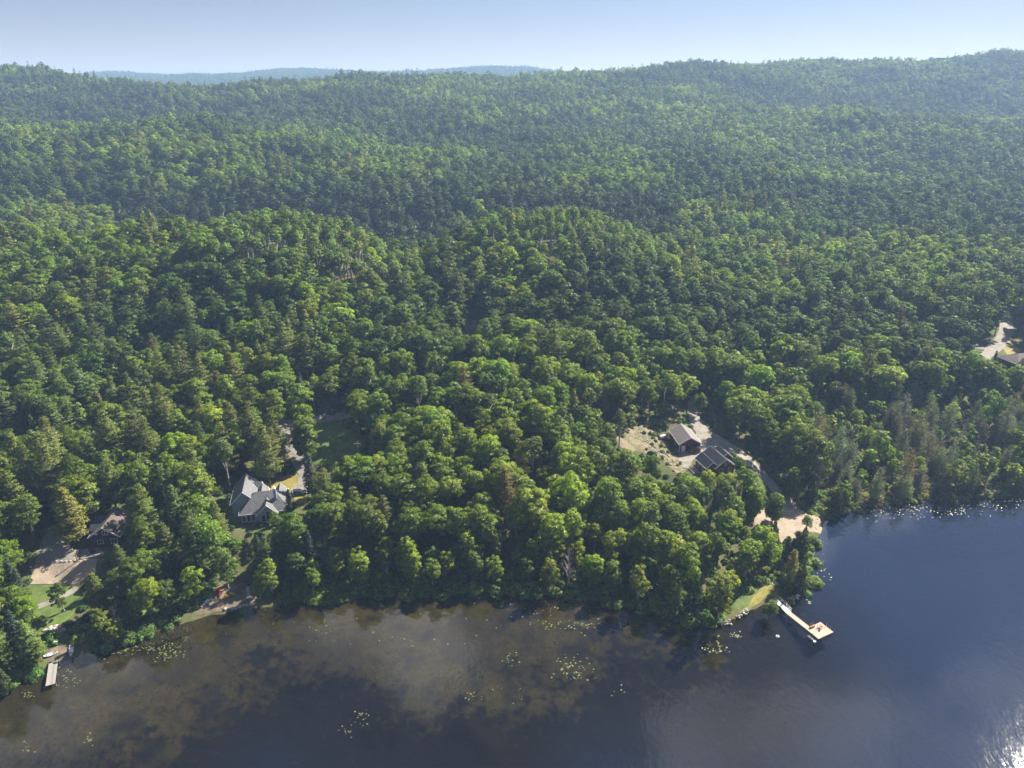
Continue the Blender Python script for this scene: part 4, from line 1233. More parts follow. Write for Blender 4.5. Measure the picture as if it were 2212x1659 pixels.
for i in np.nonzero(q_ok)[0]:
    x, y = Q2[i]
    edge = qd[i] < 9
    c = np.array([.066, .105, .026]) * np.exp(rs.normal() * .2) * np.array([np.exp(rs.normal() * .15), 1, 1])
    s = rs.uniform(.6, 1.25) if edge else rs.uniform(.4, .9)
    if edge: c = c * rs.uniform(1.3, 2.1) * np.array([1.05, 1, .8])  # bushes at the water tinted brighter: sunlight put into their colour
    if qx[i] > 1780 and qd[i] < 14: c = c * np.array([1.25, .85, 1.1]); s *= .8
    shrub_at(x, y, s, c)
for i in range(170):   # scrub on and round the bare bank
    a, b = rs.uniform(240, 1000), rs.uniform(420, 960)
    if not inpoly(np.array([a]), np.array([b]), np.array([(250, 420), (600, 380), (850, 540), (960, 740), (1050, 900), (980, 980), (700, 740), (300, 660)]))[0]: continue
    if 300 < a < 560 and 490 < b < 690 and rs.random() < .8: continue
    x, y, z = Wt(*A3(a, b))
    shrub_at(x, y, rs.uniform(.25, .6), np.array([.10, .115, .04]) * rs.uniform(.7, 1.2))
geo_mass('undergrowth_shrubs', 'low green bushes under the trees and along the water edge', it, SHR, None)


# ------------------------------------------------------------------ buildings
def gable_block(parent, cx, cy, rz, w, l, h, rise, wallm, roofm, trimm, ov=.35, wall=True, z0=0.0):
    """walls with gable ends and a two-slope roof, ridge along the local y axis"""
    loc = (cx, cy, z0); rot = (0, 0, rz); a, b = w / 2, l / 2
    if wall:
        MB().add([(-a, -b, -.6), (a, -b, -.6), (a, -b, h), (0, -b, h + rise), (-a, -b, h), (-a, b, -.6), (a, b, -.6), (a, b, h), (0, b, h + rise), (-a, b, h)],
                 [(0, 1, 2, 3, 4), (9, 8, 7, 6, 5), (1, 6, 7, 2), (5, 0, 4, 9), (2, 7, 8, 3), (3, 8, 9, 4)]).build('wall', wallm, parent, loc=loc, rot=rot)
    sl = rise / a; e = h - ov * sl; t = .16; L = b + ov; u = .10 + t
    m = MB()
    m.slab([(0, -L, h + rise + u), (0, L, h + rise + u), (-a - ov, L, e + u), (-a - ov, -L, e + u)], t)
    m.slab([(a + ov, -L, e + u), (a + ov, L, e + u), (0, L, h + rise + u), (0, -L, h + rise + u)], t)
    m.build('roof', roofm, parent, loc=loc, rot=rot)
    if trimm:
        m = MB()
        for s_ in (-1, 1):
            y0 = s_ * L; y1 = s_ * (L + .07)
            for q in (-1, 1):
                m.hexa([(0, y0, h + rise + u - .34), (q * (a + ov), y0, e + u - .34), (q * (a + ov), y1, e + u - .34), (0, y1, h + rise + u - .34),
                        (0, y0, h + rise + u + .02), (q * (a + ov), y0, e + u + .02), (q * (a + ov), y1, e + u + .02), (0, y1, h + rise + u + .02)])
        for q in (-1, 1):
            x0 = q * (a + ov + .01); x1 = q * (a + ov + .08)
            m.box(min(x0, x1), max(x0, x1), -L, L, e + u - .26, e + u - .02)
        m.build('fascia', trimm, parent, loc=loc, rot=rot)

def hip_block(parent, cx, cy, rz, w, l, h, rise, ridge, wallm, roofm, trimm, ov=.45):
    loc = (cx, cy, 0); rot = (0, 0, rz); a, b = w / 2, l / 2
    MB().box(-a, a, -b, b, -.6, h).build('wall', wallm, parent, loc=loc, rot=rot)
    A, B, r = a + ov, b + ov, ridge / 2
    MB().add([(-A, -B, h + .02), (A, -B, h + .02), (A, B, h + .02), (-A, B, h + .02), (-A, -B, h + .16), (A, -B, h + .16), (A, B, h + .16), (-A, B, h + .16), (-r, 0, h + rise), (r, 0, h + rise)],
             [(3, 2, 1, 0), (0, 1, 5, 4), (1, 2, 6, 5), (2, 3, 7, 6), (3, 0, 4, 7), (4, 5, 9, 8), (5, 6, 9), (6, 7, 8, 9), (7, 4, 8)]).build('roof', roofm, parent, loc=loc, rot=rot)
    if trimm:
        m = MB()
        m.box(-A - .06, A + .06, -B - .06, -B - .005, h, h + .15); m.box(-A - .06, A + .06, B + .005, B + .06, h, h + .15)
        m.box(-A - .06, -A - .005, -B, B, h, h + .15); m.box(A + .005, A + .06, -B, B, h, h + .15)
        m.build('fascia', trimm, parent, loc=loc, rot=rot)

def window(parent, x, y, z, w, h, rz=0, name='window', panes=2, fm='white', gm='glass'):
    """frame standing 6 cm proud of a wall whose outward side is local -y turned by rz"""
    f = MB(); t = .09
    f.box(-w / 2 - t, w / 2 + t, -.07, .03, -t, 0); f.box(-w / 2 - t, w / 2 + t, -.07, .03, h, h + t)
    f.box(-w / 2 - t, -w / 2, -.07, .03, 0, h); f.box(w / 2, w / 2 + t, -.07, .03, 0, h)
    for k in range(1, panes):
        q = -w / 2 + w * k / panes; f.box(q - .035, q + .035, -.06, .03, 0, h)
    o = f.build(name, M[fm], parent, loc=(x, y, z), rot=(0, 0, rz))
    for k in range(panes):
        q0 = -w / 2 + w * k / panes + .036; q1 = -w / 2 + w * (k + 1) / panes - .036
        MB().box(q0, q1, -.025, .02, .002, h - .002).build('pane', M[gm], o)
    return o

def off(cx, cy, rz, x, y):
    return cx + x * math.cos(rz) - y * math.sin(rz), cy + x * math.sin(rz) + y * math.cos(rz)

R_ = math.radians
# red garage with firewood lean-to
G = thing('garage', 'barn red garage with taupe gable roof and firewood stacked at its front', 'garage', (55.1, 202.2, 9.0), R_(6.5))
gable_block(G, 0, 0, 0, 6.6, 9.4, 2.8, 2.0, M['redsiding'], M['garageroof'], M['white'])
MB().box(-2.6, -1.5, -4.78, -4.70, 0, 2.05).build('door', M['white'], G)
MB().box(-3.36, -3.2, -4.76, -4.6, -.3, 2.75).box(3.2, 3.36, -4.76, -4.6, -.3, 2.75).build('corner_board', M['white'], G)
LT = MB().slab([(-.6, -6.1, 1.95), (3.3, -6.1, 1.95), (3.3, -4.72, 2.45), (-.6, -4.72, 2.45)], .10).build('lean_to_roof', M['slate'], G)
for x in (-.5, 1.3, 3.15): MB().box(x - .06, x + .06, -6.0, -5.88, -.3, 1.86).build('post', M['darkwood'], G)
m = MB(); lr = np.random.default_rng(5)
for iz in range(9):
    for ix in range(19):
        x = -.35 + ix * .185 + (iz % 2) * .09; z = .1 + iz * .165
        m.tube([(x, -5.85 + lr.uniform(-.05, .05), z), (x, -4.9, z)], [.088 + lr.uniform(-.012, .008)] * 2, 6)
tag(m.build('firewood_stack', M['log'], G), None, kind='stuff')
window(G, -3.3, -1.0, 1.0, 1.1, .8, R_(-90))
tp = thing('tarped_trailer', 'small trailer under a white tarp at the back corner of the garage', 'trailer', (49.0, 206.0, float(hz(49.0, 206.0))), R_(20))
MB().add([(-1.2, -.7, .6), (1.2, -.7, .6), (1.2, .7, .6), (-1.2, .7, .6), (-1.0, -.5, 1.2), (.9, -.5, 1.35), (.9, .5, 1.35), (-1.0, .5, 1.2), (-.1, 0, 1.55)],
         [(3, 2, 1, 0), (0, 1, 5, 4), (1, 2, 6, 5), (2, 3, 7, 6), (3, 0, 4, 7), (4, 5, 8), (5, 6, 8), (6, 7, 8), (7, 4, 8)]).build('tarp', M['white'], tp)
for s_ in (-1, 1): MB().tube([(0, s_ * .75, .3), (0, s_ * .9, .3)], [.3, .3], 12).build('wheel', M['black'], tp)
MB().box(1.2, 2.2, -.05, .05, .5, .6).build('drawbar', M['metal'], tp)

# dark-roofed cottage: three parallel gables
C_ = thing('cottage', 'barn red cottage with charcoal cross gables and white trim', 'cottage', (61.0, 187.2, 9.0), R_(16))
C_.scale = (.84, .84, .9)
gable_block(C_, 0.6, 0.0, 0, 7.6, 10.0, 2.8, 2.6, M['redsiding'], M['slate'], M['white'])
gable_block(C_, -3.9, -.6, 0, 4.6, 7.2, 2.9, 1.75, M['redsiding'], M['slate'], M['white'])
gable_block(C_, 4.6, 3.4, 0, 4.4, 5.6, 2.9, 1.7, M['redsiding'], M['slate'], M['white'])
window(C_, 2.6, -5.0, .9, 1.0, 1.3); window(C_, -.8, -5.0, .9, 1.4, 1.3); window(C_, .6, -5.0, 3.3, .9, .9)
window(C_, -4.6, -4.2, .8, 1.3, 1.2); window(C_, -6.2, 1.0, .9, 1.0, 1.1, R_(-90)); window(C_, -6.2, -1.9, .9, 1.0, 1.1, R_(-90))
MB().box(1.2, 1.7, 3.2, 3.7, 4.0, 6.2).build('chimney', M['rock'], C_)
dk = MB().box(-9.6, -6.75, -2.4, 1.8, .25, .4).build('deck', M['greydeck'], C_)
m = MB()
for x in np.linspace(-9.5, -6.9, 5): m.box(x - .04, x + .04, -2.36, -2.28, .4, 1.4)
for y in np.linspace(-2.3, 1.7, 6): m.box(-9.56, -9.48, y - .04, y + .04, .4, 1.4)
m.box(-9.56, -6.8, -2.37, -2.27, 1.4, 1.48); m.box(-9.57, -9.47, -2.26, 1.75, 1.4, 1.48); m.box(-9.56, -6.8, -2.35, -2.29, .9, .94); m.box(-9.55, -9.49, -2.26, 1.75, .9, .94)
m.build('deck_railing', M['darkwood'], C_)
for x in (-9.4, -6.9):
    for y in (-2.2, 1.6): MB().box(x - .07, x + .07, y - .07, y + .07, -.8, .25).build('post', M['darkwood'], C_)

# pergola
pg = thing('pergola', 'small pale canopy on thin metal posts beside the cottage drive', 'pergola', (71.0, 189.4, 7.0), R_(18))
for x in (-1.4, 1.4):
    for y in (-1.1, 1.1): MB().box(x - .06, x + .06, y - .06, y + .06, -.3, 2.3).build('post', M['metal'], pg)
MB().slab([(-1.65, -1.3, 2.32), (1.65, -1.3, 2.32), (1.65, 1.3, 2.55), (-1.65, 1.3, 2.55)], .06).build('canopy', M['greydeck'], pg)
for y in (-1.25, 1.2): MB().box(-1.6, 1.6, y, y + .06, 2.1, 2.2).build('beam', M['metal'], pg)

# grey house
H_ = thing('house', 'pale blue house with grey shingle hip roof, front gable and chimney', 'house', (-68.0, 167.4, 6.0), R_(13))
hip_block(H_, 0.4, 0.2, 0, 12.6, 8.4, 2.7, 4.1, 5.0, M['bluesiding'], M['shingle'], M['white'])
gable_block(H_, 1.0, -2.6, 0, 4.8, 5.0, 2.9, 2.5, M['bluesiding'], M['shingle'], M['white'], .4)
gable_block(H_, -5.2, 4.2, 0, 6.4, 9.6, 4.4, 3.2, M['bluesiding'], M['shingle'], M['white'], .4)
gable_block(H_, -.6, 3.4, 0, 2.6, 4.2, 4.4, 1.5, M['bluesiding'], M['shingle'], M['white'], .25)
gable_block(H_, 4.0, 3.4, 0, 2.6, 4.2, 3.9, 1.5, M['bluesiding'], M['shingle'], M['white'], .25)
gable_block(H_, -3.2, 7.0, R_(90), 2.8, 4.0, 4.4, 1.5, M['bluesiding'], M['shingle'], M['white'], .25)
ch = MB().box(2.9, 3.6, -2.0, -1.3, 3.5, 8.3).build('chimney', M['bluesiding'], H_)
MB().box(2.82, 3.68, -2.08, -1.22, 8.31, 8.45).tube([(3.25, -1.65, 8.45), (3.25, -1.65, 8.95)], [.2, .2], 8).build('chimney_cap', M['white'], ch)
window(H_, 0.0, -5.1, .5, 1.0, 2.0, panes=1); window(H_, 1.2, -5.1, .5, 1.0, 2.9, panes=1); window(H_, 2.4, -5.1, .5, 1.0, 2.0, panes=1)
for x in (-5.2, -4.0, -2.8): window(H_, x, -4.0, .5, .85, 1.8, panes=1)
window(H_, 5.2, -4.0, .8, 1.4, 1.3)
window(H_, -8.4, 3.2, 1.0, 1.0, 1.3, R_(-90)); window(H_, -8.4, 6.4, 1.0, 1.0, 1.3, R_(-90))
for x, y in ((2.2, 2.0), (-1.2, 1.8)): MB().tube([(x, y, 4.6), (x, y, 5.9)], [.06, .06], 6).build('vent_pipe', M['metal'], H_)

# brown cabin
B_ = thing('cabin', 'dark brown cabin with pale roof edges and white framed windows', 'cabin', (-104.3, 156.4, 6.0), R_(5))
gable_block(B_, 0, 0, 0, 7.2, 9.0, 3.0, 2.6, M['brownsiding'], M['brownroof'], M['white'])
gable_block(B_, -3.4, 2.4, R_(90), 3.6, 4.2, 3.0, 1.5, M['brownsiding'], M['slate'], None, .3)
gable_block(B_, -2.4, -1.4, R_(90), 2.4, 3.4, 3.6, 1.0, M['brownsiding'], M['slate'], None, .25)
gable_block(B_, 4.4, 2.0, 0, 3.6, 5.0, 2.4, 1.4, M['brownsiding'], M['garageroof'], M['white'], .3)
window(B_, .3, -4.5, 3.5, 1.3, 1.0); window(B_, -1.3, -4.5, .9, 1.4, 1.0); window(B_, 2.1, -4.5, .7, 1.5, 1.5)
window(B_, -3.6, -3.2, 1.0, 1.0, 1.0, R_(-90))
m = MB().tube([(-1.6, -4.5, 4.1), (-1.6, -4.85, 4.1)], [.03, .03], 6)
dsh = m.build('dish_arm', M['metal'], B_)
MB().tube([(-1.6, -4.86, 4.1), (-1.6, -4.90, 4.1), (-1.6, -5.0, 4.1)], [.06, .25, .34], 12).build('satellite_dish', M['white'], dsh)

# brown-roofed house at the right
F_ = thing('bungalow', 'long bungalow with dark brown hip roof beside the grey lane', 'house', (204.5, 264.5, 12.0), R_(14))
hip_block(F_, 0, 0, 0, 18, 9, 2.8, 2.6, 9, M['brownsiding'], M['brownroof'], M['white'])
gable_block(F_, -4.5, -4.0, 0, 5, 4, 2.6, 1.6, M['brownsiding'], M['brownroof'], M['white'])
for x in (-7.6, -.5, 2.5, 6): window(F_, x, -4.5, .9, 1.3, 1.1)
MB().box(-9.3, 9.3, -6.4, -4.75, -.3, .0).build('porch', M['greydeck'], F_)
fx, fy_, fzz = Wt(*A7(1262, 70))
K_ = thing('cabin', 'small grey-roofed cabin far back among the trees', 'cabin', (fx, fy_, fzz), R_(-20))
gable_block(K_, 0, 0, R_(90), 8, 10, 3.2, 3.0, M['white'], M['shingle'], M['white'])
window(K_, -2, -4.0, 1.0, 1.4, 1.2); window(K_, 2, -4.0, 1.0, 1.4, 1.2)

# ------------------------------------------------------------------ docks
def planked(parent, x0, x1, y0, y1, z, m, along='x', pw=.29, gap=.02, t=.05):
    """boards laid side by side, each an object sharing one mesh"""
    if along == 'x':
        n = int(round((y1 - y0) / pw)); p = (y1 - y0) / n
        me = MB().box(0, x1 - x0, 0, p - gap, -t, 0).mesh('plank', m)
        for k in range(n): link('plank', me, parent, (x0, y0 + k * p, z + (k % 3) * .002))
    else:
        n = int(round((x1 - x0) / pw)); p = (x1 - x0) / n
        me = MB().box(0, p - gap, 0, y1 - y0, -t, 0).mesh('plank', m)
        for k in range(n): link('plank', me, parent, (x0 + k * p, y0, z + (k % 3) * .002))

D = thing('floating_dock', 'long floating dock with ramp, walkway and square swim platform', 'dock', (70.0, 127.4, 0), R_(27))
planked(D, -2.35, 2.35, -1.8, -.02, .62, M['deck'])
planked(D, -2.35, 2.35, .02, 1.8, .62, M['deck'])
planked(D, -2.35, -1.05, 1.84, 7.3, .62, M['deck'])
MB().box(-2.3, 2.3, -1.75, 1.75, .05, .565).build('float', M['black'], D)
MB().box(-2.3, -1.1, 1.80, 7.25, .12, .565).build('float', M['black'], D)
MB().box(-2.42, 2.42, -1.86, -1.805, .40, .66).box(-2.42, 2.42, 1.81, 1.835, .40, .66).box(2.36, 2.42, -1.8, 1.8, .40, .66).box(-2.42, -2.36, -1.8, 7.3, .40, .66).build('edge_board', M['deck'], D)
MB().hexa([(-2.3, 7.32, .58), (-1.1, 7.32, .58), (-1.0, 11.5, 1.10), (-2.2, 11.5, 1.10), (-2.3, 7.32, .68), (-1.1, 7.32, .68), (-1.0, 11.5, 1.20), (-2.2, 11.5, 1.20)]).build('ramp', M['metal'], D)
for sx in (-2.28, -1.08):
    m = MB()
    for zz in (.45, .75, 1.05): m.tube([(sx, 7.35, .68 + zz), (sx + .1, 11.5, 1.2 + zz)], [.028, .028], 6)
    for k in range(6):
        q = k / 5; m.tube([(sx + .1 * q, 7.35 + 4.15 * q, .68 + .52 * q), (sx + .1 * q, 7.35 + 4.15 * q, 1.75 + .52 * q)], [.028, .028], 6)
    m.build('ramp_rail', M['metal'], D)
MB().tube([(2.46, .2, -.6), (2.46, .2, 1.5), (2.3, .2, 1.65)], [.035] * 3, 6).build('ladder_rail', M['metal'], D)
MB().tube([(2.46, -.8, -.6), (2.46, -.8, 1.5), (2.3, -.8, 1.65)], [.035] * 3, 6).build('ladder_rail', M['metal'], D)
for z in (-.3, .0, .3): MB().tube([(2.46, -.8, z), (2.46, .2, z)], [.025] * 2, 6).build('ladder_rung', M['metal'], D)
for x, y in ((-1.2, -1.92), (-2.5, -.4)): MB().tube([(x, y, -1.5), (x, y, 1.2)], [.05] * 2, 8).build('mooring_post', M['metal'], D)
lf = thing('swim_float', 'low black float moored at the dock platform', 'float', (*off(70, 127.4, R_(27), -3.1, -.5), 0), R_(27))
MB().box(-.45, .45, -.8, .8, -.1, .22).build('pontoon', M['black'], lf)
MB().box(-.4, .4, -1.35, -.86, .0, .12).build('step_board', M['hull'], lf)

def small_dock(name, label, loc, rz, L, Wd, z=.5, legs=True):
    d = thing(name, label, 'dock', loc, rz)
    planked(d, -Wd / 2, Wd / 2, -L / 2, L / 2, z, M['greydeck'], pw=.30)
    for s_ in (-1, 1): MB().box(s_ * (Wd / 2 - .08) - .05, s_ * (Wd / 2 - .08) + .05, -L / 2, L / 2, z - .25, z - .06).build('beam', M['darkwood'], d)
    if legs:
        for s_ in (-1, 1):
            for q in (-.45, 0, .45): MB().tube([(s_ * (Wd / 2 + .05), q * L, -1.2), (s_ * (Wd / 2 + .05), q * L, z + .06)], [.045] * 2, 7).build('post', M['metal'], d)
    return d
small_dock('plank_dock', 'short grey plank dock reaching out from the landing with boats', (-97.25, 114.8, 0), math.atan2(3.2, 6.5), 7.2, 1.7)
zb = float(hz(-63.9, 140.0))
bd = small_dock('dock_section', 'grey dock section pulled up on the small beach', (-63.9, 140.0, zb), math.atan2(2.1, 4.8), 5.0, 1.5, .42, False)
MB().box(-.95, .2, -2.0, -1.75, .44, .56).build('loose_board', M['white'], bd)

# ------------------------------------------------------------------ boats
def hull_mesh(L, Bm, Dp, m, open_=True):
    n, k = 14, 9; V, F = [], []
    for i in range(n + 1):
        t = i / n; x = (t - .5) * L; wv = (1 - abs(2 * t - 1) ** 2.6) * Bm / 2 + .015; sheer = Dp * (1 + .35 * abs(2 * t - 1) ** 3)
        for j in range(k):
            a_ = math.pi * j / (k - 1); V.append((x, -math.cos(a_) * wv, sheer - math.sin(a_) ** .8 * sheer * (1 - .25 * abs(2 * t - 1) ** 4)))
    for i in range(n):
        for j in range(k - 1): F.append((i * k + j, (i + 1) * k + j, (i + 1) * k + j + 1, i * k + j + 1))
    o0 = len(V)
    if open_:
        for i in range(n + 1):
            for j in range(k):
                x, y, z = V[i * k + j]; V.append((x * .985, y * .93, z + .03 if 0 < j < k - 1 else z))
        for i in range(n):
            for j in range(k - 1): F.append((o0 + i * k + j + 1, o0 + (i + 1) * k + j + 1, o0 + (i + 1) * k + j, o0 + i * k + j))
            for j in (0, k - 1): F.append((i * k + j, o0 + i * k + j, o0 + (i + 1) * k + j, (i + 1) * k + j))
    else:
        for i in range(n + 1):
            x, y, z = V[i * k]; V.append((x, 0, z + .07 * (1 - abs(2 * i / n - 1))))
        for i in range(n): F.append((i * k, o0 + i, o0 + i + 1, (i + 1) * k)); F.append((o0 + i, i * k + k - 1, (i + 1) * k + k - 1, o0 + i + 1))
    b = MB(); b.add(V, F)
    return b.mesh('hull', m, True)
def boat(name, label, p0, p1, Bm, Dp, m, open_, tilt=0):
    x0, y0 = p0; x1, y1 = p1; L = math.hypot(x1 - x0, y1 - y0)
    cx, cy_ = (x0 + x1) / 2, (y0 + y1) / 2
    o = thing(name, label, 'boat', (cx, cy_, max(float(hz(cx, cy_)), 0.02) + .06), math.atan2(y1 - y0, x1 - x0))
    o.rotation_euler.x = tilt
    link('hull', hull_mesh(L, Bm, Dp, m, open_), o)
    if open_:
        for q in (-.25, .22): MB().box(q * L - .12, q * L + .12, -Bm * .40, Bm * .40, Dp * .72, Dp * .78).build('thwart', M['log'], o)
    else:
        MB().tube([(0, 0, Dp + .075), (0, 0, Dp + .085)], [.30, .27], 14).build('cockpit', M['black'], o)
boat('canoe', 'white canoe lying on the brown small beach', (-73.6, 135.4), (-72.5, 138.8), .85, .32, M['hull'], True)
boat('kayak', 'red kayak lying near the yellow chairs', (-71.9, 141.4), (-70.7, 138.5), .72, .28, M['red'], False)
boat('rowing_boat', 'short pale blue-white boat beside the grey plank dock', (-101.6, 119.0), (-99.2, 120.5), 1.0, .35, M['hull'], True)
boat('canoe', 'long white canoe on the gravel landing along the bushes', (-95.7, 119.0), (-98.0, 123.6), .9, .34, M['hull'], True, .25)

# ------------------------------------------------------------------ chairs and small things
def adirondack(label, x, y, z, rz, m, group=None):
    o = thing('garden_chair', label, 'chair', (x, y, z), rz, group)
    MB().slab([(-.28, -.30, .42), (.28, -.30, .42), (.28, .28, .30), (-.28, .28, .30)], .04).build('seat', M[m], o)
    bk = MB()
    for k in range(5): q = -.27 + k * .11; bk.slab([(q, .22, .30), (q + .095, .22, .30), (q + .095, .55, 1.05 - .03 * abs(k - 2)), (q, .55, 1.05 - .03 * abs(k - 2))], .03)
    bk.build('backrest', M[m], o)
    for s_ in (-1, 1):
        MB().box(s_ * .36 - .07, s_ * .36 + .07, -.38, .36, .58, .61).build('armrest', M[m], o)
        MB().box(s_ * .33 - .03, s_ * .33 + .03, -.34, -.26, 0, .575).build('leg', M[m], o)
        MB().box(s_ * .33 - .03, s_ * .33 + .03, .32, .40, 0, .575).build('leg', M[m], o)
    return o
xx, yy = W(*A4(1712, 1400), .62)
adirondack('red slatted chair standing on the dock platform', xx, yy, .63, R_(200), 'red')
adirondack('yellow slatted chair on the small beach, next to the red kayak', -69.0, 138.6, float(hz(-69, 138.6)) + .05, R_(150), 'yellow')
adirondack('yellow slatted chair on the small beach, next to the dock section', -67.9, 139.5, float(hz(-67.9, 139.5)) + .05, R_(165), 'yellow')
tx, ty = -68.5, 139.2
st = thing('side_table', 'small white table between the yellow chairs', 'table', (tx, ty + .35, float(hz(tx, ty + .35)) + .05))
MB().tube([(0, 0, .42), (0, 0, .46)], [.25, .25], 12).build('table_top', M['white'], st); MB().tube([(0, 0, 0), (0, 0, .42)], [.06, .05], 8).build('leg', M['white'], st)
xx, yy = off(70, 127.4, R_(27), -.9, 2.15)
bn = thing('bench', 'pale wooden bench at the inner edge of the dock platform', 'bench', (*off(70, 127.4, R_(27), -.75, 1.45), .63), R_(27))
MB().box(-.7, .7, -.2, .2, .38, .44).build('seat', M['log'], bn)
MB().slab([(-.7, .2, .45), (.7, .2, .45), (.7, .32, .95), (-.7, .32, .95)], .04).build('backrest', M['log'], bn)
for s_ in (-1, 1): MB().box(s_ * .6 - .05, s_ * .6 + .05, -.18, .2, 0, .38).build('leg', M['log'], bn)
bo = thing('mooring_buoy', 'white ring buoy floating off the dock ramp', 'buoy', (60.1, 126.1, .02))
rb = MB(); n_, k_ = 16, 8
rb.add([((.30 + .11 * math.cos(6.283 * j / k_)) * math.cos(6.283 * i / n_), (.30 + .11 * math.cos(6.283 * j / k_)) * math.sin(6.283 * i / n_), .05 + .11 * math.sin(6.283 * j / k_)) for i in range(n_) for j in range(k_)],
       [(i * k_ + j, ((i + 1) % n_) * k_ + j, ((i + 1) % n_) * k_ + (j + 1) % k_, i * k_ + (j + 1) % k_) for i in range(n_) for j in range(k_)])
rb.build('ring', M['white'], bo, True)
MB().box(-.30, .30, -.02, .02, .1, .13).build('strap', M['black'], bo)

# fire pits
def rock_mesh(seed, flat=.65):
    r = np.random.default_rng(seed)
    bm = bmesh.new(); bmesh.ops.create_icosphere(bm, subdivisions=2, radius=.5)
    ax = r.normal(size=(7, 3)); ax = ax / np.linalg.norm(ax, axis=1, keepdims=True)
    for v in bm.verts:
        p = np.array(v.co); 
        for a_ in ax:
            d_ = p @ a_
            if d_ > .36: p = p - a_ * (d_ - .36) * .85
        p = p * (1 + .05 * r.normal()); v.co = (p[0] * 1.15, p[1], p[2] * flat)
    me = bpy.data.meshes.new('boulder'); bm.to_mesh(me); bm.free(); me.materials.append(M['rock'])
    return me
ROCKS = [rock_mesh(600 + i, f) for i, f in enumerate([.7, .6, .75, .45, .5])]
rk = np.random.default_rng(31)
def boulder(x, y, s, label, group, z=None, flat=False):
    z = max(float(hz(x, y)), -.1) if z is None else z
    o = link('boulder', ROCKS[int(rk.integers(3, 5) if flat else rk.integers(0, 3))], None, (x, y, z + .12 * s), (rk.normal() * .12, rk.normal() * .12, rk.uniform(0, 6.28)))
    o.scale = (s * rk.uniform(.8, 1.2), s * rk.uniform(.8, 1.2), s * rk.uniform(.8, 1.1))
    tag(o, label, 'boulder', group)
def fire_pit(x, y, z, label):
    o = thing('fire_pit', label, 'fire pit', (x, y, z))
    for k in range(9):
        s = link('stone', ROCKS[k % 3], o, (.62 * math.cos(.698 * k), .62 * math.sin(.698 * k), .1), (0, 0, k)); s.scale = (.42, .42, .42)
    MB().tube([(0, 0, -.1), (0, 0, .08)], [.55, .5], 14).build('ash_bed', M['firewoodpit'], o)
px_, py_, pz_ = Wt(*A4(1045, 755)); fire_pit(px_, py_, pz_ + .05, 'round stone fire pit on the point above the dock ramp')
adirondack('red slatted chair behind the fire pit on the point', px_ + .4, py_ + 1.6, pz_ + .1, R_(10), 'red')
for i, (dx, dy, rz, w_) in enumerate(((-1.6, .3, 80, 'dark slatted chair at the fire pit, on the woods side'), (1.2, -1.0, 230, 'dark slatted chair at the fire pit, on the water side'))):
    adirondack(w_, px_ + dx, py_ + dy, pz_ + .1, R_(rz), 'darkwood')
cx_, cy2, cz_ = Wt(*A1(745, 1105)); fire_pit(cx_, cy2, cz_ + .08, 'stone fire pit on the patio of the brown cabin')
for dx, dy, rz, w_ in ((-1.5, .2, 80, 'dark chair at the cabin fire pit, next to the round pine bed'), (1.5, .5, 280, 'dark chair at the cabin fire pit, next to the cabin wall'), (.4, 1.6, 0, 'dark chair at the cabin fire pit, back to the drive'), (-.3, -1.4, 180, 'dark chair at the cabin fire pit, back to the sand yard')):
    adirondack(w_, cx_ + dx, cy2 + dy, cz_ + .1, R_(rz), 'black')
pp = thing('post', 'wooden lamp post at the edge of the sand yard', 'post', Wt(*A1(672, 1170)))
pp.name = 'lamp_post'
MB().box(-.09, .09, -.09, .09, -.3, 2.6).build('pole', M['log'], pp); MB().box(-.16, .16, -.16, .16, 2.6, 2.85).build('lamp_head', M['log'], pp)

# boulders one can pick out
for i in range(9):
    t_ = i / 8; x, y = -68.0 + 4.2 * t_ + rk.normal() * .15, 134.7 + 1.5 * t_ + rk.normal() * .15
    boulder(x, y, rk.uniform(.6, 1.0), 'pale boulder in the row edging the small beach', 'boulders edging the small beach')
boulder(*W(*A5(1745, 275), .4), .8, 'single boulder at the canoe end of the small beach', None)
for i in range(34):
    t_ = rk.uniform(0, 1); x, y = W(*A4(1190 + 270 * t_ + rk.normal() * 14, 1020 - 135 * t_ + rk.normal() * 18), .2)
    boulder(x, y, rk.uniform(.35, .75), 'grey rock of the riprap bank next to the dock ramp', 'riprap beside the dock ramp', z=rk.uniform(.05, .5))
for i in range(22):
    t_ = rk.uniform(0, 1); x, y = W(*A4(500 + 140 * t_ + rk.normal() * 14, 1250 - 100 * t_ + rk.normal() * 18), .2)
    boulder(x, y, rk.uniform(.35, .7), 'pale rock on the grassy tip of the point', 'rocks at the tip of the point', z=rk.uniform(.05, .5))
for i in range(16):
    x, y = W(*A4(240 + rk.uniform(0, 200), 1370 - rk.uniform(0, 70)), .2)
    boulder(x, y, rk.uniform(.35, .7), 'pale rock under the tall poplar of the point', 'rocks under the poplar', z=rk.uniform(.0, .4))
for i in range(34):
    a_, b_ = rk.uniform(-1, 1), rk.uniform(-1, 1)
    x, y, z = Wt(*A5(478 + 85 * a_, 470 - 28 * a_ + 34 * b_))
    boulder(x, y, rk.uniform(.6, 1.25), 'flat pale slab of the stone steps above the plank dock', 'stone steps above the plank dock', z=z + .1, flat=True)
for i in range(13):
    an = math.pi * (.75 + 1.0 * i / 12); x, y, z = Wt(*A1(700 + 115 * math.cos(an), 1015 - 68 * math.sin(an)))
    boulder(x, y, .6, 'stone edging the round bed under the yellow-green pine', 'stones round the pine bed', z=z)
for i in range(15):
    t_ = i / 14; x, y, z = Wt(*A1(330 + 560 * t_, 1172 - 18 * t_ + rk.normal() * 3))
    boulder(x, y, .65, 'stone of the low wall between drive and sand yard', 'low stone wall at the sand yard', z=z + .05, flat=True)
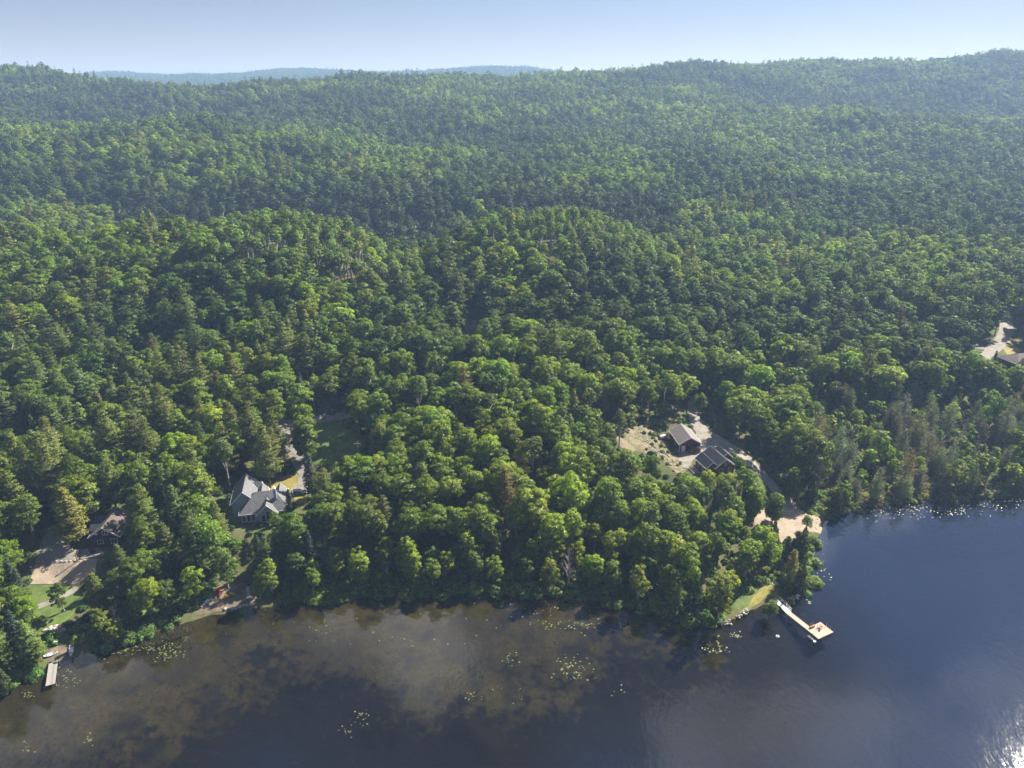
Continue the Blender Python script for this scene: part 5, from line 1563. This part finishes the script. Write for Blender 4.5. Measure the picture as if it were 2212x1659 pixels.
for i in range(26):
    a_, b_ = rk.uniform(560, 960), rk.uniform(560, 900); b_ = 560 + (a_ - 560) * .78 + rk.normal() * 35
    x, y, z = Wt(*A3(a_, b_)); boulder(x, y, rk.uniform(.4, .9), 'pale rock strewn on the bare bank by the garage', 'rocks on the bare bank', z=z)
for nm, p0, p1, r0, lb in (('fallen_log', (600, 590), (720, 670), .16, 'fallen log lying across the bare bank'), ('fallen_log', (760, 690), (850, 750), .13, 'shorter fallen log low on the bare bank'), ('driftwood_log', None, None, .14, 'pale driftwood log at the water edge below the mid shore')):
    if p0: a3 = Wt(*A3(*p0)); b3 = Wt(*A3(*p1))
    else: a3 = (*W(1068, 1272, .3), .3); b3 = (*W(1100, 1282, .1), .05)
    lg = thing(nm, lb, 'log', a3)
    d_ = Vector(b3) - Vector(a3)
    MB().tube([(0, 0, .15), tuple(d_ * .5 + Vector((.1, 0, .15))), tuple(d_ + Vector((0, 0, .15)))], [r0, r0 * .9, r0 * .6], 8).build('stem', M['deadwood'], lg, True)
    for k in range(3): MB().tube([tuple(d_ * (.3 + .2 * k) + Vector((0, 0, .2))), tuple(d_ * (.34 + .2 * k) + Vector((.2 - .2 * k, .3, .8)))], [.05, .02], 5).build('branch_stub', M['deadwood'], lg)

# ------------------------------------------------------------------ vehicles
def car(label, x, y, z, rz, paint, van=False):
    o = thing('parked_van' if van else 'parked_car', label, 'van' if van else 'car', (x, y, z), rz)
    L, Wd = (5.2, 1.95) if van else (4.5, 1.8); hb = .95 if van else .85; ht = 1.95 if van else 1.45
    a, b = L / 2, Wd / 2
    m = MB().hexa([(-a, -b, .3), (a, -b, .3), (a, b, .3), (-a, b, .3), (-a + .08, -b + .04, hb), (a - .15, -b + .06, hb - .08), (a - .15, b - .06, hb - .08), (-a + .08, b - .04, hb)])
    bd_ = m.build('body', M[paint], o)
    x0, x1 = (-a + .12, a - 1.1) if van else (-a + .4, a - 1.35)
    MB().hexa([(x0, -b + .06, hb - .02), (x1, -b + .06, hb - .04), (x1, b - .06, hb - .04), (x0, b - .06, hb - .02), (x0 + .25, -b + .22, ht - .04), (x1 - .55, -b + .22, ht - .04), (x1 - .55, b - .22, ht - .04), (x0 + .25, b - .22, ht - .04)]).build('window', M['glass'], o)
    MB().box(x0 + .22, x1 - .52, -b + .2, b - .2, ht - .05, ht).build('roof', M[paint], o)
    for sx in (-1, 1):
        for sy in (-1, 1):
            w_ = MB().tube([(sx * (a - .85), sy * (b - .2), .33), (sx * (a - .85), sy * (b + .02), .33)], [.33, .33], 14).build('wheel', M['black'], o)
            MB().tube([(sx * (a - .85), sy * (b + .021), .33), (sx * (a - .85), sy * (b + .035), .33)], [.19, .18], 10).build('rim', M['metal'], w_)
        MB().box(a - .12 if sx > 0 else -a - .005, a + .005 if sx > 0 else -a + .1, -b + .12, -b + .45, .6, .75).build('headlight' if sx > 0 else 'tail_light', M['white' if sx > 0 else 'red'], o)
        MB().box(a - .12 if sx > 0 else -a - .005, a + .005 if sx > 0 else -a + .1, b - .45, b - .12, .6, .75).build('headlight' if sx > 0 else 'tail_light', M['white' if sx > 0 else 'red'], o)
x, y, z = Wt(*A2(1235, 1150)); car('dark car parked beside the grey house', x, y, z + .1, R_(10), 'carpaint')
x, y, z = Wt(*A7(1690, 1048)); car('white van parked on the spur of the grey lane', x, y, z + .12, R_(-10), 'whitepaint', True)
x, y, z = Wt(*A2(508, 1245))
tt = thing('lawn_tractor', 'red lawn tractor parked against the grey house side wall', 'lawn tractor', (x - .6, y, z + .05), R_(100))
MB().hexa([(0, -.3, .35), (.8, -.25, .35), (.8, .25, .35), (0, .3, .35), (0, -.28, .85), (.75, -.2, .75), (.75, .2, .75), (0, .28, .85)]).build('hood', M['red'], tt)
MB().box(-.75, 0, -.45, .45, .4, .5).build('deck', M['red'], tt); MB().box(-.6, -.2, -.2, .2, .5, .62).box(-.66, -.58, -.2, .2, .6, .95).build('seat', M['black'], tt)
MB().tube([(.0, 0, .85), (-.15, 0, 1.05)], [.03, .03], 6).build('steering_column', M['black'], tt)
for sx, r_ in ((-.5, .27), (.55, .2)):
    for sy in (-.5, .38): MB().tube([(sx, sy, r_), (sx, sy + .15, r_)], [r_, r_], 12).build('wheel', M['black'], tt)
x, y, z = Wt(*A2(1118, 1160))
gl_ = thing('garden_lamp', 'white globe lamp at the corner of the grey house', 'lamp', (x, y, z))
MB().tube([(0, 0, -.2), (0, 0, 1.9)], [.04, .04], 6).build('pole', M['black'], gl_)
bm = bmesh.new(); bmesh.ops.create_uvsphere(bm, u_segments=14, v_segments=8, radius=.24); me = bpy.data.meshes.new('globe'); bm.to_mesh(me); bm.free(); me.materials.append(M['white'])
link('globe', me, gl_, (0, 0, 2.1))
x, y = W(*A5(485, 578), .7)
cb = thing('cooler_box', 'pale blue box standing above the plank dock landing', 'box', (x, y, float(hz(x, y)) + .02), R_(20))
MB().box(-.45, .45, -.3, .3, 0, .4).build('body', M['hull'], cb); MB().box(-.47, .47, -.32, .32, .41, .5).build('lid', M['white'], cb)

# ------------------------------------------------------------------ utility poles and wires
POLES = []
for (a_, b_, lb) in ((778, 1020, 'wooden utility pole beside the back lawn'), (681, 892, 'wooden utility pole behind the oval maple by the road'), (1010, 985, 'wooden utility pole among the maples uphill of the shallows'), (1385, 880, 'wooden utility pole at the top of the bare bank')):
    x, y, z = Wt(a_, b_)
    o = thing('utility_pole', lb, 'pole', (x, y, z), 0, 'utility poles')
    MB().tube([(0, 0, -.5), (0, 0, 10.2)], [.15, .10], 8).build('pole', M['deadwood'], o)
    MB().box(-.9, .9, -.06, .06, 9.5, 9.62).build('crossarm', M['deadwood'], o)
    for q in (-.8, 0, .8): MB().tube([(q, 0, 9.62), (q, 0, 9.8)], [.05, .04], 6).build('insulator', M['white'], o)
    POLES.append(Vector((x, y, z + 9.75)))
def wire(p, q, sag, lb):
    pts = [p.lerp(q, k / 14) - Vector((0, 0, sag * 4 * (k / 14) * (1 - k / 14))) for k in range(15)]
    o = MB().tube([tuple(v - p) for v in pts], [.011] * 15, 4).build('overhead_wire', M['black'], loc=p)
    tag(o, lb, 'wire', 'overhead wires')
for s_, w_ in ((-.8, 'outer'), (.8, 'inner')):
    d_ = Vector((s_, 0, 0))
    wire(POLES[1] + d_, POLES[0] + d_, 1.2, f'{w_} overhead wire crossing the back lawn')
    wire(POLES[0] + d_, POLES[2] + d_, 1.6, f'{w_} overhead wire from the back lawn into the maples')
    wire(POLES[2] + d_, POLES[3] + d_, 2.0, f'{w_} overhead wire from the maples to the bare bank')

# ------------------------------------------------------------------ water plants
lr = np.random.default_rng(77)
pads = []
def pad_patch(a_, b_, ra, rb_, n, smin=.08, smax=.22):
    for k in range(int(n * .7)):
        if lr.random() < .35: ra_, rb2 = ra * 1.9, rb_ * 1.9
        else: ra_, rb2 = ra, rb_
        t_ = lr.uniform(0, 6.283); q = math.sqrt(lr.uniform(0, 1))
        x, y = W(a_ + ra_ * q * math.cos(t_), b_ + rb2 * q * math.sin(t_), 0)
        if not inpoly(np.array([x]), np.array([y]), LAKE_POLY)[0]: continue
        pads.append((x, y, lr.uniform(smin, smax)))
for a in ((365, 1405, 26, 18, 130), (285, 1400, 30, 6, 50), (250, 1407, 30, 5, 34), (330, 1402, 14, 4, 24), (148, 1460, 18, 14, 46), (78, 1465, 10, 6, 14), (65, 1500, 16, 7, 20), (190, 1425, 40, 4, 26), (400, 1378, 6, 5, 14),
          (1240, 1447, 28, 22, 95), (1250, 1352, 26, 8, 50), (1180, 1350, 20, 8, 24), (1010, 1290, 16, 8, 30), (1100, 1425, 18, 14, 20), (1020, 1505, 16, 8, 16), (785, 1555, 16, 16, 26), (750, 1580, 10, 10, 16), (195, 1595, 8, 10, 16),
          (58, 1617, 10, 10, 18), (1330, 1340, 40, 14, 30), (880, 1290, 30, 6, 20), (1150, 1310, 70, 16, 50), (860, 1360, 240, 40, 40), (1090, 1500, 40, 20, 10), (1330, 1500, 20, 30, 8), (1540, 1400, 24, 16, 60), (1590, 1370, 16, 8, 26),
          (1770, 1205, 14, 40, 26), (1790, 1245, 14, 10, 10), (1745, 1300, 8, 12, 8), (700, 1360, 120, 40, 24)):
    pad_patch(*a)
for k in range(26):
    a_ = 1870 + 13.5 * k; pad_patch(a_ + lr.normal() * 8, 1100 - .035 * (a_ - 1870) + lr.normal() * 6, 18, 12, 22, .08, .20)
m = MB()
for x, y, s in pads:
    z = .012 + lr.uniform(0, .02); rot = lr.uniform(0, 6.28); tx_, ty_ = lr.normal() * .05, lr.normal() * .05
    vsx = [(x, y, z)] + [(x + s * math.cos(rot + .25 + 5.78 * k / 8), y + s * .9 * math.sin(rot + .25 + 5.78 * k / 8), z + s * (tx_ * math.cos(rot + k) + ty_ * math.sin(rot + k))) for k in range(9)]
    m.add(vsx, [(0, k + 1, k + 2) for k in range(8)])
tag(m.build('lily_pads', M['pad']), 'floating yellow-green lily pads scattered over the shallows', kind='stuff')

m = MB()
def reed_patch(a_, b_, ra, rb_, n, hgt):
    for k in range(n):
        t_ = lr.uniform(0, 6.283); q = math.sqrt(lr.uniform(0, 1))
        x, y = W(a_ + ra * q * math.cos(t_), b_ + rb_ * q * math.sin(t_) - .12 * ra * q * math.cos(t_), 0)
        h = hgt * lr.uniform(.5, 1.1); an = lr.uniform(0, 3.14); dx, dy = math.cos(an) * .03, math.sin(an) * .03; lx, ly = lr.normal() * .2, lr.normal() * .2
        m.add([(x - dx, y - dy, -.3), (x + dx, y + dy, -.3), (x + lx * h, y + ly * h, h)], [(0, 1, 2)])
reed_patch(372, 1368, 44, 12, 1500, .7); reed_patch(400, 1390, 22, 14, 500, .5); reed_patch(330, 1385, 40, 8, 500, .6); reed_patch(600, 1312, 50, 6, 500, .6); reed_patch(1060, 1285, 40, 6, 300, .6)
reed_patch(1500, 1352, 50, 6, 500, .7); reed_patch(1980, 1092, 110, 8, 900, .8); reed_patch(2130, 1085, 90, 8, 700, .8); reed_patch(900, 1288, 60, 4, 350, .6); reed_patch(1250, 1294, 70, 6, 500, .6)
tag(m.build('reeds', M['reed']), 'thin brown reeds standing in the shallow water', kind='stuff')

# ------------------------------------------------------------------ air
hm = bpy.data.materials.new('hazy_air'); hm.use_nodes = True
nt = hm.node_tree; nt.nodes.clear()
ho = nt.nodes.new('ShaderNodeOutputMaterial'); hv = nt.nodes.new('ShaderNodeVolumePrincipled')
hv.inputs['Color'].default_value = (.42, .62, 1.0, 1)
hv.inputs['Density'].default_value = HAZE_DENSITY
hv.inputs['Anisotropy'].default_value = .12
nt.links.new(hv.outputs[0], ho.inputs['Volume'])
top = float(GZ.max()) + 45
hb_ = MB().box(-7200, 7200, -760, 4800, float(GZ.min()) - 1.0, max(top, CAM_H + 20)).build('haze', hm)
tag(hb_, 'thin blue summer haze between the near shore and the far ridges', kind='stuff')
